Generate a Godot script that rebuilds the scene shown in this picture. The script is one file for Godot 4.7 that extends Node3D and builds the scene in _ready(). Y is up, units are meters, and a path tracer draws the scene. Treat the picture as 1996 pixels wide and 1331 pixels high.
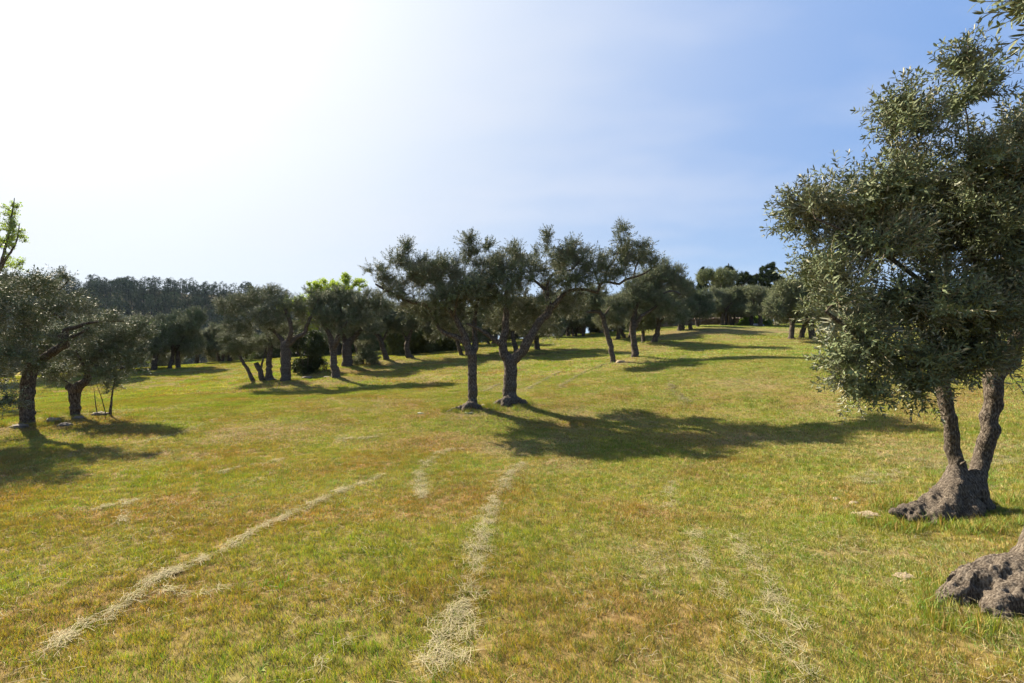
extends Node3D
# An olive grove in spring, mown, seen against a low sun at the upper left.

const EXPOSURE := 3.35
const SUN_AZIMUTH := 47.0   # degrees to the left of the view
const SUN_HEIGHT := 37.0
const X0 := -46.0
const Z0 := -64.0
const NX := 369
const NZ := 297
const STEP := 0.25

var rng := RandomNumberGenerator.new()
var height := PackedFloat32Array()
var names := {}
var mat := {}
var twig := {}
var broad := FastNoiseLite.new()
var fine := FastNoiseLite.new()
var rough := FastNoiseLite.new()
var mounds := [[-1.05, -12.85, 1.1, 0.16], [-0.1, -13.1, 1.2, 0.2], [4.5, -21.0, 1.3, 0.16], [5.6, -21.6, 1.5, 0.26], [-10.0, -21.5, 1.4, 0.2], [-7.9, -22.0, 1.3, 0.22], [-11.6, -22.5, 1.2, 0.15], [-8.8, -26.0, 1.3, 0.16], [-7.2, -28.0, 1.2, 0.15], [-6.0, -28.5, 1.2, 0.15], [-10.6, -10.6, 1.0, 0.1], [-10.6, -11.8, 1.0, 0.1], [8.6, -29.5, 1.4, 0.25], [4.6, -4.9, 0.9, 0.08], [3.4, -3.05, 0.7, 0.04], [0.9, -31.0, 1.6, 0.2], [16.6, -28.2, 1.8, 0.16]]
# terrain control points: x, z, height
const CONTROL := [[-1.067, -12.9, -0.122], [-0.07, -13.2, 0.005], [4.365, -21, 0.748], [5.543, -21.6, 0.928], [-10.032, -21.5, -0.163], [-11.644, -22.5, -0.08], [-7.979, -22, -0.065], [-8.823, -26, 0.395], [-7.245, -28, 0.626], [-6.075, -28.5, 0.668], [-10.6, -10.6, -0.132], [-10.611, -11.8, -0.071], [-11.842, -9.4, -0.289], [4.583, -4.9, -0.01], [3.3, -3.05, 0], [-25.907, -35, -0.447], [-25.147, -35.5, -0.326], [-24.853, -36, -0.316], [-29.624, -37, -0.528], [-25.298, -42, -0.154], [-24.788, -42.5, -0.085], [-28.626, -33, -0.537], [-29.849, -31, -0.635], [-2.959, -30, 0.871], [0.318, -30, 0.998], [0.888, -31, 1.042], [1.611, -31, 1.108], [-1.696, -39, 1.423], [4.087, -41, 2.107], [4.797, -41.5, 2.112], [5.348, -41, 2.063], [5.97, -40.5, 2.058], [8.072, -44, 2.373], [7.463, -34, 1.884], [8.314, -35, 2.003], [8.665, -29.5, 1.572], [8.144, -30, 1.602], [12.445, -36, 2.509], [12.889, -36.5, 2.56], [13.323, -36, 2.547], [15.355, -40, 2.859], [19.084, -44, 3.12], [19.631, -44.5, 3.136], [20.064, -44, 3.12], [21.295, -43, 3.041], [21.601, -42, 2.919], [24.576, -45, 3.153], [16.153, -28, 1.813], [16.896, -28.3, 1.845], [17.4, -28, 1.813], [15.945, -14.5, 0.581], [24.433, -20, 1.13], [-19.245, -26, -0.956], [-11.622, -20, -0.354], [-5.214, -16.5, -0.178], [7.673, -18, 0.991], [15.347, -36, 2.623], [20.229, -38, 2.678], [9.678, -13, 0.899], [10.522, -11, 0.548], [6.122, -11.5, 0.01], [9.62, -36, 1.86], [0, 0, 0], [0, 3, 0], [-4, -3.5, -0.02], [3, -2.5, 0], [0, -5, -0.26], [4.6, -4.9, 0.02], [-5, -6, -0.28], [0, -9.5, -0.45], [5.5, -8.5, -0.2], [2.3, -7.8, -0.5], [-3, -9.5, -0.36], [-12, 0, -0.35], [12, 0, 0.4], [10, -5, 0.35], [-10, -6, -0.25], [-46, -64, -3.5], [0, -64, 1.2], [46, -64, 4.2], [-46, 8, -1], [46, 8, 1.5], [-46, -30, -1.6], [46, -30, 3], [-46, -12, -1.2], [20, -64, 3.4], [-22, -64, -1.2]]
# the olives close enough to show their limbs: base, trunk and limbs (x, y, z, radius from the base), crown lobes (centre, radii, branchlets)
var NEAR_TREES := [
	{"at": [-1.067, -0.122, -12.9], "label": "old olive tree with a slim dark trunk, left one of the central pair", "twigs": 15, "extra": {"net": 0.035},
	"limbs": [[[0.027, -0.109, 0, 0.17], [0.027, 0.068, 0, 0.135], [0.014, 0.629, 0, 0.112], [0, 1.204, 0, 0.108], [-0.014, 1.436, 0, 0.105], [-0.109, 1.683, 0, 0.085], [-0.205, 1.943, 0, 0.075], [-0.342, 2.202, 0, 0.07], [-0.492, 2.462, 0, 0.06], [-0.738, 2.788, 0.2, 0.05], [-0.91, 3.181, 0.3, 0.03]], [[-0.123, 1.683, 0, 0.07], [-0.38, 1.889, -0.1, 0.06], [-0.683, 1.987, -0.2, 0.055], [-0.899, 2.127, -0.25, 0.05], [-1.025, 2.378, -0.25, 0.045], [-1.183, 2.709, -0.2, 0.05], [-1.436, 2.804, 0, 0.045], [-1.743, 2.864, 0.1, 0.05], [-1.878, 2.959, 0.1, 0.045], [-2.219, 3.125, 0.2, 0.035], [-2.487, 3.275, 0.3, 0.022]], [[-0.014, 1.409, 0, 0.09], [0.071, 1.599, -0.15, 0.075], [0.049, 1.918, -0.25, 0.065], [0.031, 2.212, -0.3, 0.055], [0.112, 2.832, -0.35, 0.045], [0.199, 3.598, -0.3, 0.03]], [[-0.492, 2.462, 0, 0.05], [-0.349, 2.914, 0.3, 0.04], [-0.156, 3.422, 0.5, 0.025]], [[-0.019, 0.082, 0.1, 0.13], [-0.19, 0.048, 0.15, 0.11], [-0.387, 0.001, 0.2, 0.08], [-0.623, -0.073, 0.25, 0.05]], [[0.08, 0.088, 0.15, 0.12], [0.259, -0.013, 0.2, 0.08]], [[-0.046, 0.101, 0.25, 0.13], [-0.157, 0.008, 0.35, 0.11]]],
	"lobes": [[-2.475, 3.637, 0.2, 0.277, 0.196, 0.272, 5], [-2.124, 3.009, 0.15, 0.414, 0.103, 0.297, 5], [-2.299, 3.339, 0.1, 0.307, 0.144, 0.26, 5], [-1.96, 3.909, 0.1, 0.362, 0.307, 0.385, 14], [-2.001, 3.312, 0.1, 0.497, 0.199, 0.4, 13], [-1.231, 3.582, 0.3, 0.488, 0.408, 0.515, 33], [-0.657, 3.758, 0.2, 0.439, 0.358, 0.458, 23], [-0.051, 4.041, 0.2, 0.304, 0.385, 0.396, 15], [-0.073, 3.236, 0.4, 0.483, 0.43, 0.525, 35], [-0.721, 2.922, 0.5, 0.505, 0.294, 0.46, 22], [-1.6, 3.017, 0.2, 0.439, 0.142, 0.334, 7], [0.372, 3.445, -0.2, 0.372, 0.706, 0.62, 52], [-1.156, 2.515, -0.2, 0.261, 0.122, 0.22, 5], [-0.908, 2.484, -0.4, 0.549, 0.295, 0.485, 25], [-1.495, 2.646, -0.3, 0.516, 0.264, 0.448, 19], [-0.75, 2.139, -0.7, 0.39, 0.246, 0.366, 11], [-0.274, 2.933, -0.7, 0.477, 0.333, 0.465, 24], [-0.255, 2.134, -0.5, 0.241, 0.127, 0.212, 5], [-0.375, 2.52, -0.3, 0.264, 0.152, 0.239, 5], [-0.622, 3.282, -0.6, 0.616, 0.473, 0.6, 44], [-1.462, 3.484, -0.5, 0.468, 0.397, 0.5, 24], [-0.037, 4.458, 0.2, 0.036, 0.089, 0.1, 5], [-1.729, 4.289, 0.1, 0.031, 0.061, 0.1, 5], [0.415, 4.289, 0.1, 0.043, 0.049, 0.1, 5]]},
	{"at": [-0.07, 0.005, -13.2], "label": "thick forked olive with one long bent limb, right one of the central pair", "twigs": 15, "extra": {"net": 0.035},
	"limbs": [[[0, -0.126, 0, 0.25], [0.014, 0.112, 0, 0.2], [0.014, 0.476, 0, 0.17], [0.028, 0.882, 0, 0.165], [0.014, 1.148, 0, 0.16], [-0.112, 1.302, 0, 0.12], [-0.182, 1.498, 0, 0.105], [-0.168, 1.792, 0, 0.095], [-0.112, 2.086, 0, 0.09], [-0.084, 2.394, 0, 0.075], [-0.112, 2.842, 0, 0.055], [-0.04, 3.375, 0.2, 0.035]], [[-0.168, 1.61, 0, 0.07], [-0.375, 1.707, 0.1, 0.06], [-0.592, 1.886, 0.2, 0.055], [-0.86, 2.048, 0.3, 0.045], [-1.138, 2.167, 0.4, 0.03]], [[0.014, 1.12, 0, 0.13], [0.154, 1.233, 0.05, 0.12], [0.334, 1.416, 0.1, 0.115], [0.499, 1.679, 0.15, 0.12], [0.651, 1.942, 0.15, 0.1], [0.79, 2.205, 0.15, 0.095], [0.97, 2.385, 0.15, 0.09], [1.094, 2.551, 0.15, 0.08], [1.269, 2.727, 0.2, 0.065], [1.43, 2.942, 0.25, 0.052], [1.657, 3.061, 0.3, 0.046], [1.91, 3.082, 0.35, 0.044], [2.16, 3.036, 0.4, 0.042], [2.337, 2.982, 0.4, 0.04], [2.378, 3.117, 0.4, 0.04], [2.405, 3.213, 0.4, 0.038], [2.54, 3.28, 0.4, 0.036], [2.92, 3.213, 0.4, 0.033], [3.07, 3.335, 0.4, 0.031], [3.287, 3.389, 0.4, 0.028], [3.599, 3.511, 0.4, 0.025], [3.762, 3.62, 0.4, 0.015]], [[1.08, 2.537, 0.15, 0.07], [1.042, 2.846, 0.1, 0.06], [0.938, 3.15, 0, 0.05], [0.705, 3.358, -0.1, 0.035], [0.454, 3.712, -0.2, 0.02]], [[1.042, 2.833, 0.1, 0.045], [1.007, 3.168, 0.2, 0.04], [1.11, 3.43, 0.3, 0.036], [1.305, 3.525, 0.4, 0.033], [1.632, 3.577, 0.5, 0.028], [1.834, 3.789, 0.6, 0.018]], [[2.54, 3.267, 0.4, 0.03], [2.588, 3.604, 0.5, 0.025], [2.79, 3.874, 0.5, 0.02], [2.966, 4.345, 0.5, 0.012]], [[3.287, 3.389, 0.4, 0.025], [3.329, 3.672, 0.5, 0.018], [3.491, 4.008, 0.5, 0.012]], [[2.378, 3.185, 0.4, 0.03], [2.252, 3.47, 0.5, 0.022], [2.117, 3.806, 0.5, 0.015]], [[0.001, 0.082, 0.1, 0.18], [-0.221, 0.033, 0.15, 0.13], [-0.426, -0.058, 0.2, 0.08]], [[0.098, 0.082, 0.1, 0.18], [0.292, 0.068, 0.1, 0.12], [0.474, 0.006, 0.05, 0.07]], [[-0.04, 0.072, 0.25, 0.17], [-0.121, -0.025, 0.35, 0.13]]],
	"lobes": [[0.098, 4.174, 0.2, 0.369, 0.176, 0.313, 6], [-0.126, 3.709, 0, 0.432, 0.46, 0.513, 32], [0.369, 3.416, 0.4, 0.416, 0.443, 0.494, 29], [0.099, 2.806, -0.4, 0.477, 0.448, 0.532, 36], [-0.105, 2.998, 0.5, 0.358, 0.439, 0.458, 23], [-0.344, 3.651, 0.2, 0.258, 0.396, 0.376, 12], [0.792, 3.638, 0.1, 0.345, 0.289, 0.364, 12], [1.007, 4.23, 0.2, 0.062, 0.286, 0.2, 5], [1.021, 4.547, 0.2, 0.025, 0.068, 0.08, 5], [1.551, 3.941, 0.5, 0.546, 0.412, 0.551, 39], [2.117, 3.739, 0.5, 0.412, 0.412, 0.474, 26], [2.588, 3.672, 0.5, 0.385, 0.331, 0.412, 17], [3.033, 4.116, 0.5, 0.358, 0.412, 0.443, 21], [2.966, 4.628, 0.5, 0.079, 0.061, 0.2, 5], [3.491, 3.945, 0.4, 0.47, 0.362, 0.478, 26], [3.83, 3.783, 0.4, 0.28, 0.226, 0.291, 6], [1.834, 3.322, 0.6, 0.488, 0.194, 0.4, 12], [2.79, 3.443, 0.5, 0.358, 0.115, 0.3, 5], [1.261, 3.25, -0.5, 0.423, 0.307, 0.42, 17], [0.838, 2.662, 0.5, 0.223, 0.223, 0.257, 5], [0.392, 4.067, -0.6, 0.485, 0.339, 0.5, 21], [1.407, 3.759, -0.5, 0.481, 0.263, 0.5, 16], [-0.259, 2.439, -0.3, 0.329, 0.158, 0.28, 5], [-0.655, 2.541, 0.3, 0.31, 0.174, 0.278, 5], [0.714, 2.53, -0.6, 0.544, 0.398, 0.541, 37], [1.804, 2.718, -0.2, 0.468, 0.241, 0.408, 15], [2.085, 3.242, 0.7, 0.483, 0.165, 0.3, 8], [2.969, 3.522, 0.6, 0.301, 0.141, 0.3, 5], [1.433, 3.255, 0.6, 0.434, 0.247, 0.4, 14], [-0.453, 2.233, -0.5, 0.394, 0.278, 0.386, 13], [0.429, 2.056, -0.9, 0.349, 0.259, 0.349, 10], [1.072, 2.056, -0.9, 0.378, 0.259, 0.366, 11], [1.368, 2.618, -0.4, 0.39, 0.246, 0.366, 11], [0.099, 2.242, -0.7, 0.313, 0.195, 0.292, 6], [1.614, 2.892, 0.2, 0.286, 0.148, 0.25, 5]]},
	{"at": [4.365, 0.748, -21], "label": "slender leaning olive tree with a curved dark trunk behind the central pair", "twigs": 13, "extra": {},
	"limbs": [[[0.045, -0.111, 0, 0.15], [0.022, 0.134, 0, 0.125], [-0.022, 0.401, 0, 0.115], [-0.111, 0.846, 0, 0.11], [-0.223, 1.203, 0, 0.11], [-0.29, 1.514, 0, 0.11], [-0.423, 2.004, 0, 0.1], [-0.646, 2.316, 0, 0.095], [-0.891, 2.628, 0, 0.085], [-1.158, 2.895, 0, 0.07], [-1.564, 3.052, 0.2, 0.04]], [[-0.49, 2.182, 0, 0.07], [-0.88, 2.214, 0.2, 0.06], [-1.416, 2.158, 0.4, 0.055], [-1.855, 2.059, 0.6, 0.03]], [[-0.401, 1.96, 0, 0.06], [-0.093, 2.374, -0.2, 0.05], [0.219, 2.842, -0.4, 0.03]]],
	"lobes": [[-0.98, 2.539, 0, 0.657, 0.301, 0.551, 43], [-1.743, 2.333, 0.4, 0.643, 0.424, 0.614, 67], [-0.028, 1.884, -0.3, 0.623, 0.307, 0.534, 41], [0.311, 2.427, -0.3, 0.623, 0.487, 0.638, 77], [-2.17, 2.603, 0.3, 0.515, 0.383, 0.516, 40], [-0.747, 2.964, 0.2, 0.562, 0.297, 0.494, 33], [-1.369, 2.956, -0.4, 0.49, 0.263, 0.433, 22]]},
	{"at": [5.543, 0.928, -21.6], "label": "olive with a dark forked trunk on a grassy mound, beside the slender leaning one", "twigs": 13, "extra": {},
	"limbs": [[[-0.023, -0.137, 0, 0.26], [-0.046, 0.069, 0, 0.17], [-0.092, 0.55, 0, 0.14], [-0.16, 1.077, 0, 0.14], [-0.137, 1.42, 0, 0.14], [-0.069, 1.855, 0, 0.1], [0.023, 2.268, 0, 0.085], [0.206, 2.703, 0, 0.065], [0.412, 3.253, 0, 0.04]], [[-0.092, 1.306, 0, 0.1], [0.088, 1.645, 0.1, 0.095], [0.221, 1.845, 0.2, 0.08], [0.623, 2.111, 0.3, 0.06], [0.804, 2.314, 0.3, 0.055], [0.714, 2.562, 0.3, 0.05], [0.985, 2.766, 0.3, 0.045], [1.504, 2.924, 0.3, 0.04], [1.888, 2.766, 0.3, 0.025]], [[-0.046, 1.993, 0, 0.06], [-0.271, 2.475, -0.3, 0.045], [-0.551, 2.833, -0.4, 0.03]], [[-0.026, -0.019, 0.1, 0.1], [0.248, -0.065, 0.1, 0.06], [0.476, -0.133, 0.1, 0.03]]],
	"lobes": [[0, 2.955, 0, 0.679, 0.679, 0.781, 93], [0.976, 3.507, -0.2, 0.825, 0.594, 0.815, 104], [1.67, 3.669, -0.2, 0.686, 0.547, 0.709, 69], [2.062, 3.024, 0, 0.358, 0.496, 0.491, 23], [0.601, 2.472, 0.3, 0.803, 0.397, 0.69, 57], [1.31, 2.208, 0.2, 0.672, 0.49, 0.668, 57], [-0.504, 2.475, -0.3, 0.55, 0.457, 0.579, 38], [-0.202, 1.825, -0.3, 0.597, 0.202, 0.459, 14], [1.374, 4.123, 0, 0.45, 0.198, 0.372, 9], [0.799, 3.228, -0.8, 0.85, 0.731, 0.8, 129]]},
	{"at": [-10.032, -0.163, -21.5], "label": "olive tree with a stout straight black trunk, standing before the yellow-green tree", "twigs": 13, "extra": {},
	"limbs": [[[-0.023, -0.16, 0, 0.27], [-0.023, 0.114, 0, 0.22], [-0.023, 0.821, 0, 0.21], [-0.046, 1.345, 0, 0.21], [-0.023, 1.619, 0, 0.2], [0.274, 1.778, 0, 0.12], [0.502, 1.984, 0, 0.1], [0.798, 2.098, 0, 0.085], [0.912, 2.44, 0, 0.08], [1.14, 2.941, 0, 0.07], [1.277, 3.238, 0, 0.05], [1.414, 3.648, 0, 0.03]], [[-0.023, 1.573, 0, 0.14], [0.274, 2.05, 0.2, 0.1], [0.365, 2.363, 0.3, 0.09], [0.231, 2.943, 0.4, 0.075], [0.03, 3.345, 0.4, 0.05]], [[-0.068, 1.573, 0, 0.12], [-0.487, 2.055, -0.3, 0.09], [-0.953, 2.405, -0.4, 0.07], [-1.417, 2.753, -0.4, 0.05], [-1.943, 3.096, -0.3, 0.03]]],
	"lobes": [[-2.462, 3.306, 0, 0.675, 0.447, 0.645, 51], [-1.712, 3.674, -0.3, 0.778, 0.501, 0.736, 75], [-0.638, 3.762, 0, 0.675, 0.447, 0.645, 51], [0.41, 3.292, 0.2, 0.758, 0.532, 0.742, 78], [1.231, 3.488, 0, 0.402, 0.538, 0.54, 30], [-0.664, 2.875, 0.4, 0.885, 0.482, 0.786, 87], [-2.006, 2.394, 0, 0.766, 0.447, 0.698, 62], [0.98, 3.967, 0, 0.265, 0.196, 0.265, 5], [-0.585, 2.293, -0.6, 0.744, 0.275, 0.586, 31], [-2.873, 3.488, 0, 0.31, 0.219, 0.305, 5], [0.557, 2.753, -0.4, 0.411, 0.272, 0.392, 11]]},
	{"at": [-11.644, -0.08, -22.5], "label": "old olive with a thin slanting stem and a broken stump, beside the stout trunk", "twigs": 13, "extra": {},
	"limbs": [[[-0.382, -0.095, 0, 0.1], [-0.477, 0.191, 0, 0.085], [-0.62, 0.477, 0, 0.075], [-0.883, 0.907, 0, 0.07], [-1.05, 1.193, 0, 0.055], [-1.312, 1.67, 0, 0.035]], [[0.072, -0.048, 0, 0.14], [-0.024, 0.334, 0, 0.12], [-0.167, 0.668, 0, 0.11], [-0.262, 0.835, 0, 0.1]], [[-0.048, 0.525, 0, 0.06], [0.024, 0.835, 0, 0.045], [0.119, 1.193, 0, 0.03], [0.239, 1.622, 0, 0.02]], [[0.477, -0.072, 0, 0.3], [0.382, 0.072, 0, 0.19], [0.334, 0.549, 0, 0.13], [0.358, 1.145, 0, 0.12], [0.406, 1.742, 0, 0.09], [0.239, 2.219, 0, 0.06]]],
	"lobes": [[-1.05, 1.575, 0, 0.711, 0.425, 0.653, 51], [-0.239, 1.67, 0, 0.616, 0.377, 0.571, 34], [-1.552, 1.955, 0.2, 0.468, 0.373, 0.483, 22], [0.378, 1.862, -0.2, 0.478, 0.333, 0.466, 19]]},
	{"at": [-7.979, -0.065, -22], "label": "olive tree whose trunk splits in a wide V, standing on a worn mound", "twigs": 13, "extra": {},
	"limbs": [[[0.047, -0.14, 0, 0.26], [0, 0.023, 0, 0.19], [-0.117, 0.537, 0, 0.16], [-0.163, 1.073, 0, 0.15], [-0.163, 1.4, 0, 0.15], [-0.327, 1.96, 0, 0.1], [-0.537, 2.286, 0, 0.08], [-0.793, 2.776, 0, 0.05]], [[-0.14, 1.33, 0, 0.13], [0.096, 1.703, 0.2, 0.12], [0.257, 2.073, 0.2, 0.11], [0.442, 2.42, 0.2, 0.09], [0.674, 2.582, 0.2, 0.075], [1.058, 2.725, 0.1, 0.06], [1.446, 3.056, 0, 0.035]], [[0.093, 1.843, 0, 0.06], [0.139, 2.668, -0.2, 0.055], [0.009, 3.524, -0.3, 0.045], [-0.298, 3.618, -0.3, 0.04], [-0.629, 3.713, -0.3, 0.025]]],
	"lobes": [[-0.607, 3.476, 0, 0.693, 0.46, 0.663, 55], [0.257, 3.539, -0.2, 0.795, 0.465, 0.724, 70], [1.376, 3.476, 0, 0.787, 0.507, 0.744, 77], [1.121, 2.716, 0.3, 0.866, 0.406, 0.732, 67], [-0.259, 2.716, 0.3, 0.774, 0.498, 0.732, 73], [2.076, 3.196, 0, 0.46, 0.367, 0.475, 21], [0.351, 2.024, 0.4, 0.404, 0.129, 0.306, 5], [-0.023, 3.943, 0, 0.483, 0.18, 0.381, 9]]},
	{"at": [-8.823, 0.395, -26], "label": "olive tree with a short very thick black trunk beside a round grey bush", "twigs": 13, "extra": {},
	"limbs": [[[0, -0.138, 0, 0.32], [-0.028, 0.303, 0, 0.27], [-0.028, 0.717, 0, 0.26], [-0.055, 1.13, 0, 0.25], [0.276, 1.516, 0, 0.14], [0.607, 1.875, 0, 0.11], [0.993, 2.233, 0, 0.07]], [[-0.055, 1.075, 0, 0.16], [-0.276, 1.682, 0, 0.12], [-0.496, 2.233, 0, 0.07]]],
	"lobes": [[0.386, 2.564, 0, 1.058, 0.672, 0.995, 184], [-0.634, 2.178, 0, 0.837, 0.562, 0.805, 98], [1.213, 2.068, 0, 0.727, 0.451, 0.678, 58], [0.055, 1.682, 0, 0.562, 0.176, 0.424, 11]]},
	{"at": [-7.245, 0.626, -28], "label": "olive tree with a thin trunk curving to the left, before the rosemary hedge", "twigs": 13, "extra": {},
	"limbs": [[[0.03, -0.089, 0, 0.2], [-0.059, 0.178, 0, 0.16], [-0.208, 0.594, 0, 0.15], [-0.327, 1.069, 0, 0.14], [-0.534, 1.425, 0, 0.12], [-0.831, 1.692, 0, 0.08]], [[-0.327, 1.01, 0, 0.08], [-0.059, 1.485, 0, 0.06], [0.119, 1.93, 0, 0.04]]],
	"lobes": [[-1.01, 2.197, 0, 0.91, 0.672, 0.909, 144], [-0.059, 2.375, 0, 1.028, 0.731, 1.012, 198], [-0.475, 3.088, 0, 0.91, 0.494, 0.807, 94]]},
	{"at": [-6.075, 0.668, -28.5], "label": "olive tree with a flared trunk foot, nearest the rosemary hedge's upper end", "twigs": 13, "extra": {},
	"limbs": [[[0.121, -0.091, 0, 0.26], [-0.03, 0.151, 0, 0.19], [-0.121, 0.453, 0, 0.15], [-0.091, 0.967, 0, 0.13], [0.091, 1.451, 0, 0.1], [0.332, 1.904, 0, 0.06]], [[-0.091, 0.907, 0, 0.08], [-0.332, 1.451, 0, 0.06], [-0.514, 1.904, 0, 0.04]]],
	"lobes": [[-0.272, 2.116, 0, 1.048, 0.686, 0.997, 186], [0.756, 2.357, 0, 1.048, 0.746, 1.032, 210], [1.36, 1.753, 0, 0.625, 0.444, 0.615, 44], [0.242, 3.022, 0, 0.928, 0.444, 0.789, 84]]},
	{"at": [-10.6, -0.132, -10.6], "label": "large olive tree with a straight black trunk and long bent limbs at the left edge", "twigs": 13, "extra": {"net": 0.04},
	"limbs": [[[0, -0.09, 0, 0.162], [-0.011, 0.067, 0, 0.132], [-0.022, 0.517, 0, 0.114], [-0.011, 0.832, 0, 0.114], [0.034, 1.079, 0, 0.108], [0.09, 1.326, 0, 0.102], [0.056, 1.506, 0, 0.078], [0, 1.843, 0, 0.072], [-0.056, 2.293, 0, 0.06], [-0.112, 2.63, 0, 0.036]], [[0.079, 1.281, 0, 0.084], [0.356, 1.398, 0.1, 0.072], [0.608, 1.489, 0.2, 0.072], [0.912, 1.612, 0.3, 0.072], [1.054, 1.733, 0.3, 0.072], [1.021, 1.918, 0.3, 0.06], [1.097, 2.049, 0.3, 0.054], [1.338, 2.104, 0.3, 0.042], [1.589, 2.191, 0.3, 0.03], [1.917, 2.224, 0.3, 0.018], [2.343, 2.235, 0.3, 0.009]], [[1.076, 1.787, 0.3, 0.042], [1.319, 1.895, 0.4, 0.033], [1.449, 1.949, 0.4, 0.03], [1.698, 2.09, 0.4, 0.018]], [[-0.056, 2.271, 0, 0.042], [0.464, 2.432, 0.3, 0.036], [0.746, 2.469, 0.4, 0.033], [0.898, 2.414, 0.4, 0.03], [1.103, 2.285, 0.4, 0.018]], [[-0.034, 2.068, 0, 0.036], [0.162, 2.77, -0.3, 0.027], [0.509, 3.059, -0.3, 0.018], [0.625, 3.232, -0.3, 0.012]]],
	"lobes": [[-0.303, 2.945, 0, 0.395, 0.305, 0.402, 16], [0.259, 2.968, 0, 0.327, 0.215, 0.312, 7], [1.171, 2.407, 1.6, 0.473, 0.377, 0.7, 42], [1.251, 2.822, 1.3, 0.334, 0.255, 0.6, 17], [0.135, 2.856, 1, 0.511, 0.409, 0.7, 49], [1.059, 1.543, 1.4, 0.329, 0.29, 0.5, 16], [1.356, 1.939, 1, 0.266, 0.165, 0.5, 7], [0.333, 2.388, 0.3, 0.49, 0.315, 0.463, 24], [0.216, 1.841, 0.4, 0.376, 0.311, 0.395, 15], [0.641, 2.518, 0, 0.327, 0.215, 0.312, 7], [0.567, 3.221, -0.3, 0.201, 0.047, 0.25, 5], [1.068, 2.462, 0, 0.327, 0.192, 0.299, 6], [0.544, 2.793, -0.3, 0.293, 0.177, 0.27, 5], [1.579, 2.526, 0.2, 0.253, 0.143, 0.227, 5], [0.518, 1.274, 0.3, 0.25, 0.14, 0.224, 5], [-0.137, 1.186, 0.3, 0.184, 0.228, 0.237, 5], [2.048, 2.257, 0.3, 0.162, 0.059, 0.127, 5], [1.59, 1.949, 0.4, 0.224, 0.078, 0.174, 5]]},
	{"at": [-10.611, -0.071, -11.8], "label": "olive with a sawn-off trunk bending right, beside the straight-trunked one at left", "twigs": 13, "extra": {"net": 0.04},
	"limbs": [[[-0.025, -0.088, 0, 0.132], [-0.038, 0.038, 0, 0.108], [-0.063, 0.313, 0, 0.102], [-0.075, 0.588, 0, 0.108], [0.1, 0.738, 0, 0.09], [0.263, 0.901, 0, 0.066], [0.25, 1.126, 0, 0.054], [0.338, 1.364, 0, 0.048], [0.476, 1.489, 0, 0.036], [0.688, 1.664, 0, 0.024]], [[-0.1, 0.576, 0, 0.072], [-0.2, 0.676, 0, 0.06], [-0.238, 0.738, 0, 0.054]], [[0.275, 0.964, 0, 0.036], [0.303, 1.296, 0.2, 0.03], [0.155, 1.591, 0.2, 0.018]], [[0.18, 0.657, 0.2, 0.03], [0.123, 0.788, 0.3, 0.021], [-0.023, 0.873, 0.3, 0.012]], [[0.3, 1.239, 0, 0.036], [0.456, 1.409, -0.2, 0.03], [0.821, 1.637, -0.3, 0.021], [1.167, 1.919, -0.3, 0.012]]],
	"lobes": [[-0.526, 1.014, 0, 0.376, 0.225, 0.345, 10], [0, 1.414, 0, 0.376, 0.225, 0.345, 10], [0.626, 1.514, 0, 0.426, 0.3, 0.417, 18], [0.864, 1.892, -0.2, 0.434, 0.307, 0.426, 19], [1.296, 2.022, -0.3, 0.336, 0.311, 0.372, 13], [0.758, 1.105, 0.3, 0.315, 0.095, 0.236, 5], [1.251, 1.314, 0, 0.325, 0.25, 0.331, 9], [0.372, 2.202, -0.3, 0.388, 0.182, 0.328, 8], [0.125, 1.852, 0, 0.325, 0.2, 0.302, 7]]},
	{"at": [-11.842, -0.289, -9.4], "label": "dark olive mostly beyond the left edge, a low hanging spray of leaves in view", "twigs": 13, "extra": {},
	"limbs": [[[0, -0.1, 0, 0.2], [0.02, 0.249, 0, 0.16], [0.1, 0.698, 0, 0.14], [0.199, 1.097, 0, 0.13], [0.399, 1.595, 0, 0.09], [0.598, 2.093, 0, 0.05]], [[0.15, 0.897, 0, 0.08], [1.032, 0.822, 0.2, 0.06], [1.729, 0.641, 0.3, 0.05], [2.27, 0.77, 0.4, 0.04], [2.47, 0.922, 0.4, 0.02]], [[0.199, 1.077, 0, 0.08], [-0.1, 1.695, 0, 0.06], [-0.299, 2.392, 0, 0.04]]],
	"lobes": [[0.797, 2.093, 0, 0.558, 0.398, 0.55, 20], [0.1, 2.492, 0, 0.697, 0.498, 0.687, 40], [1.52, 1.212, 0.2, 0.232, 0.193, 0.244, 5], [0.957, 1.606, 0.3, 0.576, 0.383, 0.551, 20], [-0.299, 1.994, 0, 0.598, 0.598, 0.687, 41], [2.46, 0.846, 0.4, 0.077, 0.069, 0.2, 5], [2.067, 1.316, 0.3, 0.151, 0.286, 0.251, 5]]},
	{"at": [4.583, -0.01, -4.9], "label": "big leafy olive tree with two trunks rising from one gnarled root mass, right foreground", "twigs": 19, "extra": {"net": 0.018, "near": 1, "gnarl": 0.022},
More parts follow.
